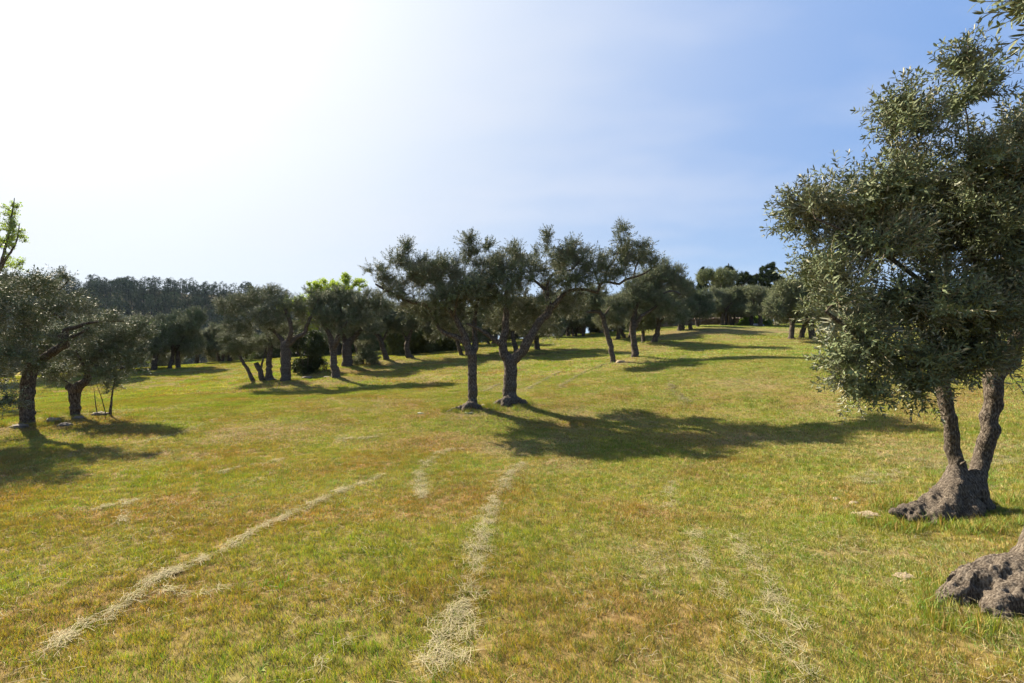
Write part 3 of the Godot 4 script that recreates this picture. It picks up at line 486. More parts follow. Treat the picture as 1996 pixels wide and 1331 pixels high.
func tube(s: Shape, pts: Array, radii: Array, sides: int, lumpy: float, col: Color) -> void:
	var first := s.v.size()
	var n := pts.size()
	var x := Vector3.RIGHT
	for k in n:
		var d: Vector3 = ((pts[mini(k + 1, n - 1)] as Vector3) - (pts[maxi(k - 1, 0)] as Vector3)).normalized()
		x = (x - d * x.dot(d))
		if x.length() < 0.05: x = d.cross(Vector3(0.31, 0.4, 0.86))
		x = x.normalized()
		var y := d.cross(x)
		for e in sides:
			var a := TAU * e / sides
			var out := x * cos(a) + y * sin(a)
			var p: Vector3 = pts[k]
			var r: float = radii[k]
			if lumpy > 0.0:
				var q := (p + out * r) * 9.0
				r *= 1.0 + lumpy * rough.get_noise_3d(q.x * 3.0, q.y * 1.2, q.z * 3.0)
			s.v.append(p + out * r)
			s.c.append(col)
	for k in n - 1:
		for e in sides:
			var a := first + k * sides + e
			var b := first + k * sides + (e + 1) % sides
			s.i.append_array(PackedInt32Array([a, b, a + sides, b, b + sides, a + sides]))

# a smooth skin over tapering limbs: each limb adds to a field, which is meshed cell by cell
func skin(bones: Array, cell: float, gnarl: float) -> Shape:
	var lo := Vector3(1e9, 1e9, 1e9)
	var hi := -lo
	for b in bones:
		for k in [0, 2]:
			var r: float = b[k + 1] + 0.1
			lo = lo.min(b[k] - Vector3(r, r, r)); hi = hi.max(b[k] + Vector3(r, r, r))
	var nx := int((hi.x - lo.x) / cell) + 3
	var ny := int((hi.y - lo.y) / cell) + 3
	var nz := int((hi.z - lo.z) / cell) + 3
	var f := PackedFloat32Array()
	f.resize(nx * ny * nz)
	var sharp := 2.6 / cell
	for b in bones:
		var pa: Vector3 = b[0]
		var pb: Vector3 = b[2]
		var ra: float = b[1]
		var rb: float = b[3]
		var reach := maxf(ra, rb) + cell * 5.0
		var from := ((pa.min(pb) - Vector3(reach, reach, reach) - lo) / cell).floor()
		var to := ((pa.max(pb) + Vector3(reach, reach, reach) - lo) / cell).ceil()
		var ab := pb - pa
		var l2 := maxf(ab.length_squared(), 1e-8)
		for z in range(maxi(0, int(from.z)), mini(nz, int(to.z))):
			for y in range(maxi(0, int(from.y)), mini(ny, int(to.y))):
				var at := (z * ny + y) * nx
				for x in range(maxi(0, int(from.x)), mini(nx, int(to.x))):
					var p := lo + Vector3(x, y, z) * cell - pa
					var t := clampf(p.dot(ab) / l2, 0.0, 1.0)
					var d := (p - ab * t).length() - lerpf(ra, rb, t)
					if d < cell * 5.0:
						f[at + x] += exp(-d * sharp)
	for z in nz:
		for y in ny:
			for x in nx:
				var at := (z * ny + y) * nx + x
				if f[at] <= 0.0:
					f[at] = 9.0
					continue
				var d := -log(f[at]) / sharp
				if absf(d) < 0.12:
					var p := lo + Vector3(x, y, z) * cell
					d += gnarl * (lerpf(3.4, 0.6, ell(0.1, 0.45, p.y)) * absf(rough.get_noise_3d(p.x * 17.0, p.y * 7.0, p.z * 17.0)) + 0.55 * absf(rough.get_noise_3d(p.x * 44.0 + 9.0, p.y * 6.0, p.z * 44.0)) - 0.35)
				f[at] = d
	var s := Shape.new()
	var cell_of := PackedInt32Array()
	cell_of.resize(nx * ny * nz)
	cell_of.fill(-1)
	var sx := 1
	var sy := nx
	var sz := nx * ny
	for z in nz - 1:
		for y in ny - 1:
			for x in nx - 1:
				var at := (z * ny + y) * nx + x
				var inside := 0
				for k in 8:
					if f[at + (k & 1) + (sy if k & 2 else 0) + (sz if k & 4 else 0)] < 0.0: inside += 1
				if inside == 0 or inside == 8: continue
				var sum := Vector3.ZERO
				var cuts := 0
				for k in 8:
					for bit in [1, 2, 4]:
						if k & bit: continue
						var o: int = k | bit
						var fa := f[at + (k & 1) + (sy if k & 2 else 0) + (sz if k & 4 else 0)]
						var fb := f[at + (o & 1) + (sy if o & 2 else 0) + (sz if o & 4 else 0)]
						if (fa < 0.0) == (fb < 0.0): continue
						var t := fa / (fa - fb)
						sum += Vector3(k & 1, (k >> 1) & 1, k >> 2).lerp(Vector3(o & 1, (o >> 1) & 1, o >> 2), clampf(t, 0.0, 1.0))
						cuts += 1
				cell_of[at] = s.v.size()
				s.v.append(lo + (Vector3(x, y, z) + sum / cuts) * cell)
				s.c.append(Color.WHITE)
	for z in range(1, nz - 1):
		for y in range(1, ny - 1):
			for x in range(1, nx - 1):
				var at := (z * ny + y) * nx + x
				var here := f[at] < 0.0
				if here != (f[at + sx] < 0.0): face(s, cell_of, at, sy, sz, here)
				if here != (f[at + sy] < 0.0): face(s, cell_of, at, sz, sx, here)
				if here != (f[at + sz] < 0.0): face(s, cell_of, at, sx, sy, here)
	return s

func face(s: Shape, cell_of: PackedInt32Array, at: int, u: int, w: int, here: bool) -> void:
	var a := cell_of[at]
	var b := cell_of[at - u]
	var c := cell_of[at - u - w]
	var d := cell_of[at - w]
	if a < 0 or b < 0 or c < 0 or d < 0: return
	if here: s.i.append_array(PackedInt32Array([a, c, b, a, d, c]))
	else: s.i.append_array(PackedInt32Array([a, b, c, a, c, d]))

func soften(l: Array, every: float) -> Array:
	var out := []
	var n := l.size()
	for k in n - 1:
		var p0 := vec(l[maxi(k - 1, 0)])
		var p1 := vec(l[k])
		var p2 := vec(l[k + 1])
		var p3 := vec(l[mini(k + 2, n - 1)])
		var count := maxi(1, int(round(p1.distance_to(p2) / every)))
		for t in count:
			var u := float(t) / count
			out.append([p1.cubic_interpolate(p2, p0, p3, u), lerpf(l[k][3], l[k + 1][3], u)])
	out.append([vec(l[n - 1]), l[n - 1][3]])
	return out

func vec(a: Array) -> Vector3:
	return Vector3(a[0], a[1], a[2])

# limbs: arrays of [x, y, z, radius]; lobes: [x, y, z, rx, ry, rz, branchlets]
func grow(root: Node3D, limbs: Array, lobes: Array, o: Dictionary) -> void:
	var net: float = o.get("net", 0.0)
	var pos := PackedVector3Array()
	var dir := PackedVector3Array()
	var rad := PackedFloat32Array()
	var bones := []
	var bark := Shape.new()
	for l in limbs:
		var sm := soften(l, 0.13)
		var pts := []
		var rr := []
		for k in sm.size():
			var p: Vector3 = sm[k][0]
			var wob := clampf(sm[k][1] * 0.35, 0.0, 0.03)
			p += Vector3(rough.get_noise_3d(p.x * 9.0, p.y * 9.0, p.z * 9.0 + 40.0), 0, rough.get_noise_3d(p.x * 9.0, p.y * 9.0, p.z * 9.0 - 70.0)) * wob * 2.0
			pts.append(p)
			rr.append(sm[k][1])
			pos.append(p)
			dir.append(((sm[mini(k + 1, sm.size() - 1)][0] as Vector3) - (sm[maxi(k - 1, 0)][0] as Vector3)).normalized())
			rad.append(sm[k][1])
		if net > 0.0:
			var thin := []
			var thin_r := []
			for k in pts.size() - 1:
				if rr[k] > net * 1.5:
					bones.append([pts[k], rr[k], pts[k + 1], rr[k + 1]])
				else:
					if thin.is_empty():
						thin.append(pts[maxi(k - 1, 0)]); thin_r.append(rr[maxi(k - 1, 0)] * 0.9)
					thin.append(pts[k + 1]); thin_r.append(rr[k + 1])
			if thin.size() > 1: tube(bark, thin, thin_r, 7, 0.2, Color.WHITE)
		else:
			tube(bark, pts, rr, 10, 0.35, Color.WHITE)
	if net > 0.0:
		var sk := skin(bones, net, o.get("gnarl", net * 1.15))
		var shift := bark.v.size()
		bark.v.append_array(sk.v)
		bark.c.append_array(sk.c)
		for k in sk.i: bark.i.append(k + shift)
	bark.smooth()
	part(root, "trunk", bark.mesh(mat.bark_near if net > 0.0 and net < 0.02 else mat.bark))
	# branchlets reach from the nearest limb into every lobe
	var wood := Shape.new()
	var leaves := Copies_list.new()
	var goals := []
	for l in lobes:
		for k in int(l[6]):
			var a := any_way() * pow(rng.randf(), 0.42)
			var p := Vector3(l[0], l[1], l[2]) + a * Vector3(l[3], l[4], l[5])
			var near := 1e9
			for e in pos: near = minf(near, e.distance_squared_to(p))
			goals.append([near, p])
	goals.sort_custom(func(a, b): return a[0] < b[0])
	var per: int = o.get("twigs", 12)
	var size: float = o.get("size", 1.0)
	var low: float = o.get("low", 0.35)
	var rise: float = o.get("rise", 0.3)
	var tint: Color = o.get("tint", Color.WHITE)
	for g in goals:
		var p: Vector3 = g[1]
		var best := 0
		var cost := 1e9
		for k in pos.size():
			var q := pos[k]
			if rad[k] > 0.2: continue
			var c := q.distance_to(p) * (1.0 + 0.8 * maxf(0.0, q.y - p.y)) + rad[k] * 0.6
			if c < cost:
				cost = c
				best = k
		var a := pos[best]
		var far := a.distance_to(p)
		if far < 0.02: continue
		var out := (p - a) / far
		var b := a + (dir[best] * 0.4 + out * 0.6) * far * 0.4
		var c := p - (out * 0.7 + Vector3.UP * 0.45 + any_way() * 0.3) * far * 0.3
		var r0 := minf(rad[best] * 0.8, 0.005 + 0.011 * far)
		var pts := []
		var rr := []
		var segs := 4 if far < 0.6 else 6
		for k in segs + 1:
			var t := float(k) / segs
			pts.append(a.bezier_interpolate(b, c, p, t))
			rr.append(lerpf(r0, 0.0025, t))
			if k > 0:
				pos.append(pts[k])
				dir.append(((pts[k] as Vector3) - (pts[k - 1] as Vector3)).normalized())
				rad.append(rr[k])
		tube(wood, pts, rr, 3, 0.0, Color.WHITE)
		var start := clampf(1.0 - 0.55 / far, low * 0.4, low)
		for k in per:
			var t := start + (1.0 - start) * (k + rng.randf()) / per
			var at := a.bezier_interpolate(b, c, p, t)
			var d: Vector3 = (a.bezier_derivative(b, c, p, t).normalized() * 0.75 + any_way() * 0.8 + Vector3.UP * rise).normalized()
			var f := rng.randf_range(0.8, 1.2)
			leaves.add(Transform3D(frame_along(d, rng.randf() * TAU, size * rng.randf_range(0.75, 1.2)), at + any_way() * 0.04), Color(tint.r * f, tint.g * f, tint.b * f))
	var crown := leaves.multi(o.leaf)
	crown.name = "crown"
	crown.set_meta("kind", "stuff")
	root.add_child(crown)
	if wood.v.size():
		wood.smooth()
		var w := part(crown, "branches", wood.mesh(mat.bark))
		w.set_meta("kind", "stuff")

func olive_form(h: float, w: float, lean: float, trunks: int) -> Array:
	# a wandering trunk, three or four limbs that open out, lobes round their ends
	var limbs := []
	var lobes := []
	for t in trunks:
		var a := rng.randf() * TAU
		var foot := Vector3(cos(a), 0, sin(a)) * 0.18 * (trunks - 1)
		var fork := foot + Vector3(cos(a) * lean, h * rng.randf_range(0.28, 0.36), sin(a) * lean)
		var r := rng.randf_range(0.13, 0.18) / sqrt(trunks)
		limbs.append([[foot.x, -0.1, foot.z, r * 1.7], [foot.x + (fork.x - foot.x) * 0.15, 0.12, foot.z, r * 1.15], [(foot.x + fork.x) * 0.5 + 0.06, fork.y * 0.5, (foot.z + fork.z) * 0.5, r], [fork.x, fork.y, fork.z, r * 0.95]])
		var n := 3 if trunks > 1 else 4
		for k in n:
			var b := a + TAU * (k + rng.randf_range(-0.25, 0.25)) / n
			var out := w * rng.randf_range(0.22, 0.34)
			var e := fork + Vector3(cos(b) * out, h * rng.randf_range(0.25, 0.4), sin(b) * out)
			var mid := fork.lerp(e, 0.5) + Vector3(cos(b), -0.4, sin(b)) * 0.18 + any_way() * 0.12
			limbs.append([[fork.x, fork.y - 0.05, fork.z, r * 0.65], [mid.x, mid.y, mid.z, r * 0.48], [e.x, e.y, e.z, r * 0.25]])
			for q in 3:
				var rr := w * rng.randf_range(0.13, 0.2)
				var c := e + any_way() * w * 0.13 + Vector3(0, h * 0.02, 0)
				c.y = clampf(c.y, h * 0.42, h * 0.88)
				if q == 2: c = Vector3(e.x * 1.15, h * rng.randf_range(0.34, 0.46), e.z * 1.15)
				lobes.append([c.x, c.y, c.z, rr, rr * rng.randf_range(0.65, 0.95), rr, int(maxf(4.0, 52.0 * rr * rr * rr * 4.19 * 0.8))])
			lobes.append([e.x * 0.6, e.y - h * 0.12, e.z * 0.6, w * 0.17, h * 0.08, w * 0.17, 7])
	return [limbs, lobes]

# ------------------------------------------------------------------ sky and materials

func sky_image() -> Image:
	var w := 1024
	var h := 512
	var sun := sun_way()
	var data := PackedFloat32Array()
	data.resize(w * h * 3)
	var veil := FastNoiseLite.new()
	veil.seed = 5
	veil.fractal_octaves = 5
	veil.frequency = 1.0
	var at := 0
	for j in h:
		var up := PI / 2.0 - PI * (j + 0.5) / h
		for i in w:
			var a := TAU * (i + 0.5) / w
			var d := Vector3(sin(a) * cos(up), sin(up), -cos(a) * cos(up))
			var y := maxf(d.y, 0.0)
			var hor := exp(-y / 0.19)
			var c := Vector3(0.1, 0.3, 0.76).lerp(Vector3(0.58, 0.83, 1.02), hor * 0.88)
			var ang := rad_to_deg(acos(clampf(d.dot(sun), -1.0, 1.0)))
			var share := minf(1.0, 1.1 * exp(-pow(ang / 51.0, 2.0)))
			c = c.lerp(Vector3(1.07, 1.1, 1.1), share)
			var glow := 2.0 * exp(-ang / 6.0)
			c += Vector3(1.0, 0.95, 0.85) * glow
			# thin high cloud, drawn out into streaks on a flat layer
			var q := d / (y + 0.22)
			var v := veil.get_noise_2d(q.x * 0.7 + q.z * 0.25 + 3.0, (q.z - q.x * 0.25) * 1.7) + 0.4 * veil.get_noise_2d(q.x * 1.6, q.z * 4.0 + 8.0)
			var thin := clampf(0.35 + v * 0.9, 0.0, 1.0) * clampf(y * 6.0, 0.0, 1.0)
			c = c.lerp(Vector3(0.9, 0.92, 0.99) + Vector3.ONE * glow * 0.6, 0.3 * thin)
			data[at] = c.x / EXPOSURE
			data[at + 1] = c.y / EXPOSURE
			data[at + 2] = c.z / EXPOSURE
			at += 3
	return Image.create_from_data(w, h, false, Image.FORMAT_RGBF, data.to_byte_array())

func sun_way() -> Vector3:
	var a := deg_to_rad(SUN_AZIMUTH)
	var e := deg_to_rad(SUN_HEIGHT)
	return Vector3(-sin(a) * cos(e), sin(e), -cos(a) * cos(e))

func noise_texture(kind: int, freq: float, octaves: int, ramp: Gradient, seed_: int, bump := 0.0) -> NoiseTexture2D:
	var n := FastNoiseLite.new()
	n.seed = seed_
	n.noise_type = FastNoiseLite.TYPE_SIMPLEX_SMOOTH
	n.fractal_type = kind as FastNoiseLite.FractalType
	n.frequency = freq
	n.fractal_octaves = octaves
	var t := NoiseTexture2D.new()
	t.width = 512
	t.height = 512
	t.seamless = true
	t.noise = n
	if ramp: t.color_ramp = ramp
	if bump > 0.0:
		t.as_normal_map = true
		t.bump_strength = bump
	return t

func ramp_of(stops: Array) -> Gradient:
	var g := Gradient.new()
	var o := PackedFloat32Array()
	var c := PackedColorArray()
	for s in stops:
		o.append(s[0])
		c.append((s[1] as Color).linear_to_srgb())
	g.offsets = o
	g.colors = c
	return g

func bark_material(scale: float, bump: float, tones: Array) -> StandardMaterial3D:
	var m := StandardMaterial3D.new()
	m.albedo_texture = noise_texture(FastNoiseLite.FRACTAL_FBM, 0.022, 6, ramp_of(tones), 11)
	m.roughness = 0.95
	m.metallic_specular = 0.25
	m.normal_enabled = true
	m.normal_texture = noise_texture(FastNoiseLite.FRACTAL_RIDGED, 0.016, 4, null, 12, 10.0)
	m.normal_scale = bump
	m.uv1_triplanar = true
	m.uv1_scale = Vector3(scale, scale * 0.3, scale)
	return m

func make_materials() -> void:
	mat.soil = plain(Color.WHITE, 1.0, Color.BLACK, 0.1)
	mat.soil.albedo_texture = noise_texture(FastNoiseLite.FRACTAL_FBM, 0.03, 5, ramp_of([[0.2, Color(0.45, 0.43, 0.4)], [0.5, Color(0.8, 0.8, 0.78)], [0.8, Color(1, 1, 1)]]), 21)
	mat.soil.uv1_triplanar = true
	mat.soil.uv1_world_triplanar = true
	mat.soil.uv1_scale = Vector3(0.8, 0.8, 0.8)
	mat.hill = plain(Color.WHITE, 1.0, Color.BLACK, 0.1)
	var tones := [[0.25, Color(0.028, 0.022, 0.017)], [0.45, Color(0.066, 0.054, 0.042)], [0.62, Color(0.115, 0.097, 0.077)], [0.8, Color(0.2, 0.172, 0.138)]]
	mat.bark = bark_material(3.2, 1.0, tones)
	mat.bark_near = bark_material(5.5, 1.8, tones)
	mat.olive = plain(Color.WHITE, 0.62, Color(0.42, 0.48, 0.22), 0.28)
	mat.fresh = plain(Color.WHITE, 0.5, Color(0.8, 0.9, 0.3), 0.4)
	mat.needle = plain(Color.WHITE, 0.9, Color(0.2, 0.25, 0.1), 0.1)
	mat.blade = plain(Color.WHITE, 0.6, Color(0.75, 0.8, 0.4), 0.3)
	mat.straw = plain(Color.WHITE, 0.85, Color(0.3, 0.28, 0.2), 0.2)
	mat.stone = StandardMaterial3D.new()
	mat.stone.vertex_color_use_as_albedo = true
	mat.stone.roughness = 0.95
	mat.stone.albedo_texture = noise_texture(FastNoiseLite.FRACTAL_FBM, 0.02, 5, ramp_of([[0.25, Color(0.5, 0.48, 0.45)], [0.55, Color(0.85, 0.84, 0.82)], [0.8, Color(1, 1, 1)]]), 31)
	mat.stone.uv1_triplanar = true
	mat.stone.uv1_scale = Vector3(3, 3, 3)
	twig.near = [olive_twig(0.24, 9, 0.068, 0.0145, true, mat.olive), olive_twig(0.28, 10, 0.07, 0.015, true, mat.olive)]
	twig.olive = [olive_twig(0.27, 10, 0.066, 0.0155, false, mat.olive), olive_twig(0.24, 9, 0.07, 0.016, false, mat.olive), olive_twig(0.3, 11, 0.064, 0.016, false, mat.olive)]
	twig.far = [olive_twig(0.34, 8, 0.1, 0.026, false, mat.olive), olive_twig(0.3, 8, 0.095, 0.027, false, mat.olive)]
	twig.lime = round_twig(0.35, 16, 0.1, Color(0.31, 0.35, 0.06), mat.fresh)
	twig.spring = round_twig(0.16, 16, 0.048, Color(0.3, 0.34, 0.12), mat.fresh)
	twig.bush = round_twig(0.22, 18, 0.06, Color(0.075, 0.09, 0.042), mat.olive)
	twig.rosemary = needle_tuft(0.22, 34, 0.09, Color(0.105, 0.125, 0.05), mat.needle)
	twig.pine = needle_tuft(0.4, 46, 0.07, Color(0.045, 0.065, 0.026), mat.needle)
	twig.cypress = needle_tuft(0.22, 30, 0.12, Color(0.028, 0.042, 0.02), mat.needle)

# ------------------------------------------------------------------ grass and hay

func blades(count: int, spread: float, tall: float, wide: float, fine_tip: bool) -> ArrayMesh:
	var s := Shape.new()
	for k in count:
		var a := rng.randf() * TAU
		var r := spread * sqrt(rng.randf())
		var p := Vector3(cos(a) * r, -0.004, sin(a) * r)
		var h := tall * rng.randf_range(0.35, 1.15)
		var lean := Vector3(rng.randf_range(-1, 1), 0, rng.randf_range(-1, 1)) * h * 0.75
		var b := rng.randf() * TAU
		var side := Vector3(cos(b), 0, sin(b)) * wide * rng.randf_range(0.6, 1.2) * 0.5
		var nn := (side.cross(Vector3.UP).normalized() + Vector3.UP * 0.5).normalized()
		var pick := rng.randf()
		var f := rng.randf_range(0.7, 1.25)
		var col := Color(f, f, f)
		if pick < 0.28: col = Color(0.55 * f, 0.95 * f, 0.75 * f)
		elif pick < 0.45: col = Color(1.35 * f, 1.25 * f, 1.9 * f)
		elif pick < 0.55: col = Color(1.15 * f, 0.7 * f, 0.9 * f)
		var tip := p + Vector3.UP * h + lean
		if fine_tip:
			var mid := p + Vector3.UP * h * 0.6 + lean * 0.4
			s.tri(p - side, mid - side * 0.7, p + side, nn, col)
			s.tri(p + side, mid - side * 0.7, mid + side * 0.7, nn, col)
			s.tri(mid - side * 0.7, tip, mid + side * 0.7, nn, col)
		else:
			s.tri(p - side, tip, p + side, nn, col)
	return s.mesh(mat.blade)

func strands(count: int, spread: float, long: float, lift: float) -> ArrayMesh:
	var s := Shape.new()
	for k in count:
		var a := rng.randf() * TAU
		var r := spread * sqrt(rng.randf())
		var p := Vector3(cos(a) * r, rng.randf() * lift, sin(a) * r)
		var b := rng.randfn(0.0, 0.75) + (PI if rng.randf() < 0.5 else 0.0)
		var l := long * rng.randf_range(0.5, 1.2)
		var d := Vector3(sin(b), rng.randf_range(-0.1, 0.12), cos(b))
		var curl := rng.randfn(0.0, 0.2)
		var w := rng.randf_range(0.0007, 0.0014)
		var f := rng.randf_range(0.65, 1.2)
		var col := Color(0.31 * f, 0.27 * f, 0.165 * f)
		if rng.randf() < 0.3: col = Color(0.2 * f, 0.2 * f, 0.085 * f)
		for q in 3:
			var e := p + d * l / 3.0
			var side := d.cross(Vector3.UP).normalized() * w
			var nn := (Vector3.UP + side * 100.0 * rng.randf_range(-1, 1)).normalized()
			s.tri(p - side, e - side, p + side, nn, col)
			s.tri(p + side, e - side, e + side, nn, col)
			p = e
			d = d.rotated(Vector3.UP, curl)
			d.y -= 0.05
	return s.mesh(mat.straw)

func scatter_grass(near: float, far: float, density: float, mesh_: Mesh, size: float, called: String, label: String) -> void:
	var list := Copies_list.new()
	var wide := 1.42
	var area := wide * (far * far - near * near) + 5.2 * (far - near)
	for k in int(area * density):
		var z := -sqrt(lerpf(near * near, far * far, rng.randf()))
		var x := rng.randf_range(-1, 1) * (2.6 - wide * z)
		if x < X0 or x > -X0: continue
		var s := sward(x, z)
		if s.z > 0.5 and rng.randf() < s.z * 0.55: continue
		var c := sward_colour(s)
		var f := rng.randf_range(0.75, 1.25)
		var lush := s.x * (1.0 - s.z)
		var bare := fine.get_noise_2d(x * 9.0 + 31.0, z * 9.0)
		if near < 9.0 and bare < -0.16 and rng.randf() < 0.75: continue
		var odd := rng.randf()
		if odd < 0.2: c = Color(c.r * 0.6, c.g * 0.95, c.b * 0.8)
		elif odd < 0.3: c = Color(0.25, 0.18, 0.09)
		elif odd < 0.4: c = Color(0.48, 0.4, 0.19)
		var h := size * rng.randf_range(0.7, 1.15) * (0.7 + 0.5 * lush)
		var b := Basis(Vector3.UP, rng.randf() * TAU).scaled(Vector3(size, h, size))
		list.add(Transform3D(b, Vector3(x, ground_at(x, z), z)), Color(c.r * f, c.g * f, c.b * f))
	put(list.multi(mesh_), called, label, "grass", "", "stuff")

func build_grass() -> void:
	scatter_grass(0.4, 5.0, 1150.0, blades(18, 0.042, 0.047, 0.0034, true), 1.0, "grass", "fine short mown grass close to the viewer")
	scatter_grass(5.0, 9.0, 430.0, blades(28, 0.072, 0.052, 0.0046, true), 1.0, "grass", "short mown grass round the near hay windrows")
	scatter_grass(9.0, 19.0, 120.0, blades(40, 0.14, 0.048, 0.008, false), 1.0, "grass", "mown grass round the central pair of olives")
	scatter_grass(19.0, 50.0, 18.0, blades(60, 0.36, 0.06, 0.018, false), 1.0, "grass", "mown grass of the far field under the distant olives")
	# what the mower could not reach: longer grass round the feet of the near trees
	var feet := Copies_list.new()
	var tall := blades(26, 0.06, 0.13, 0.005, true)
	for q in [[4.38, -4.72, 0.78, 0.42, 420], [3.3, -2.98, 0.62, 0.42, 360], [-1.1, -12.8, 0.6, 0.4, 200], [-0.1, -13.0, 0.65, 0.45, 200], [-10.6, -10.6, 0.5, 0.4, 160], [-10.6, -11.8, 0.5, 0.4, 160]]:
		for k in q[4]:
			var a := rng.randf() * TAU
			var r := rng.randf_range(0.85, 1.3)
			var x: float = q[0] + cos(a) * q[2] * r
			var z: float = q[1] + sin(a) * q[3] * r
			if fine.get_noise_2d(x * 4.0, z * 4.0) < -0.1: continue
			var f := rng.randf_range(0.75, 1.2)
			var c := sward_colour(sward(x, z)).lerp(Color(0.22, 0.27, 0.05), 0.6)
			feet.add(Transform3D(Basis(Vector3.UP, rng.randf() * TAU).scaled(Vector3.ONE * rng.randf_range(0.5, 1.2)), Vector3(x, ground_at(x, z) - 0.01, z)), Color(c.r * f, c.g * f, c.b * f))
	put(feet.multi(tall), "grass", "longer uncut grass round the feet of the near olive trees", "grass", "", "stuff")
	# stray cut stalks everywhere
	var litter := Copies_list.new()
	var m := strands(10, 0.22, 0.075, 0.03)
	for k in 9000:
		var z := -0.8 - 13.0 * pow(rng.randf(), 0.75)
		var x := rng.randf_range(-1, 1) * (2.4 - 1.35 * z)
		var s := sward(x, z)
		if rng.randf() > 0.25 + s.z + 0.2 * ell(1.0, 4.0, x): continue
		litter.add(Transform3D(Basis(Vector3.UP, rng.randf() * TAU), Vector3(x, ground_at(x, z) + 0.01, z)), Color.WHITE)
	put(litter.multi(m), "straw_litter", "loose cut stalks scattered thinly over the near grass", "straw", "", "stuff")
	# low green rosettes between the blades
	var herbs := Copies_list.new()
	var hs := Shape.new()
	for k in 11:
		var a := k * 2.4
		leaf(hs, Vector3.ZERO, Vector3(cos(a), rng.randf_range(0.25, 0.9), sin(a)).normalized(), Vector3.UP, rng.randf_range(0.02, 0.04), 0.012, vary(Color(0.17, 0.23, 0.045), 0.3), Color.BLACK, false, false)
	for k in 5200:
		var z := -0.8 - 12.0 * pow(rng.randf(), 0.8)
		var x := rng.randf_range(-1, 1) * (2.4 - 1.35 * z)
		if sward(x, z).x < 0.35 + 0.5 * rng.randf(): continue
		var f := rng.randf_range(0.7, 1.3)
		herbs.add(Transform3D(Basis(Vector3.UP, rng.randf() * TAU).scaled(Vector3.ONE * rng.randf_range(0.5, 1.1)), Vector3(x, ground_at(x, z), z)), Color(f, f, f * 0.9))
	put(herbs.multi(hs.mesh(mat.blade)), "low_herbs", "low green leafy herbs among the near grass", "herbs", "", "stuff")

func build_hay() -> void:
	var m := strands(24, 0.055, 0.1, 0.018)
	for r in HAY:
		var list := Copies_list.new()
		var pts: Array = r[3]
		for k in pts.size() - 1:
			var a := Vector2(pts[k][0], pts[k][1])
			var b := Vector2(pts[k + 1][0], pts[k + 1][1])
			var way := (b - a).normalized()
			var n := int(a.distance_to(b) * 39.0 * r[2] * (r[1] / 0.09))
			for q in n:
				var p := a.lerp(b, rng.randf())
				var thick := 0.55 + 1.1 * absf(fine.get_noise_2d(p.x * 7.0, p.y * 7.0)) + 0.6 * fine.get_noise_2d(p.x * 1.6 + 7.0, p.y * 1.6)
				if rng.randf() > thick - 0.05: continue
				var off := rng.randfn(0.0, 0.42) * float(r[1])
				p += Vector2(-way.y, way.x) * (off + 0.06 * fine.get_noise_2d(p.x * 3.0, p.y * 3.0 + 20.0))
				var turn := atan2(way.x, way.y) + rng.randf_range(-0.5, 0.5)
				var hump := 0.01 + 0.018 * maxf(0.0, 1.0 - absf(off) / float(r[1])) * rng.randf()
				var f := rng.randf_range(0.85, 1.15)
				list.add(Transform3D(Basis(Vector3.UP, turn).scaled(Vector3.ONE * rng.randf_range(0.6, 1.1)), Vector3(p.x, ground_at(p.x, p.y) + hump, p.y)), Color(f, f, f))
		put(list.multi(m), "hay_row", r[0], "hay", "rows of cut hay on the grass", "stuff")

# ------------------------------------------------------------------ stones, walls

func boulder(w: float, h: float, tone: Color) -> ArrayMesh:
	var s := Shape.new()
	var rows := 9
	var cols := 14
	var off := rng.randf() * 100.0
	for j in rows + 1:
		var up := PI * j / rows
		for i in cols:
			var a := TAU * i / cols
			var d := Vector3(sin(up) * cos(a), cos(up), sin(up) * sin(a))
			d = Vector3(signf(d.x) * pow(absf(d.x), 0.6), signf(d.y) * pow(absf(d.y), 0.7), signf(d.z) * pow(absf(d.z), 0.6))
			var k := 1.0 + 0.6 * rough.get_noise_3d(d.x * 8.0 + off, d.y * 8.0, d.z * 8.0) + 0.12 * rough.get_noise_3d(d.x * 22.0 + off, d.y * 22.0, d.z * 22.0)
			s.v.append(Vector3(d.x * w * 0.5, d.y * h * 0.5, d.z * w * 0.38) * k)
			s.c.append(tone)
	for j in rows:
		for i in cols:
			var a := j * cols + i
			var b := j * cols + (i + 1) % cols
			s.i.append_array(PackedInt32Array([a, b, a + cols, b, b + cols, a + cols]))
	s.smooth()
	return s.mesh(mat.stone)

func build_stones() -> void:
	var tones := [Color(0.3, 0.24, 0.165), Color(0.24, 0.26, 0.2), Color(0.2, 0.175, 0.145)]
	for q in STONES:
		var o := MeshInstance3D.new()
		o.mesh = boulder(q[2], maxf(q[3], 0.05), tones[q[4]])
		put(o, "field_stone", q[5], "stone", "stones lying in the grass")
		o.position = Vector3(q[0], ground_at(q[0], q[1]) - 0.006, q[1])
		o.rotation.y = rng.randf_range(-0.4, 0.4)

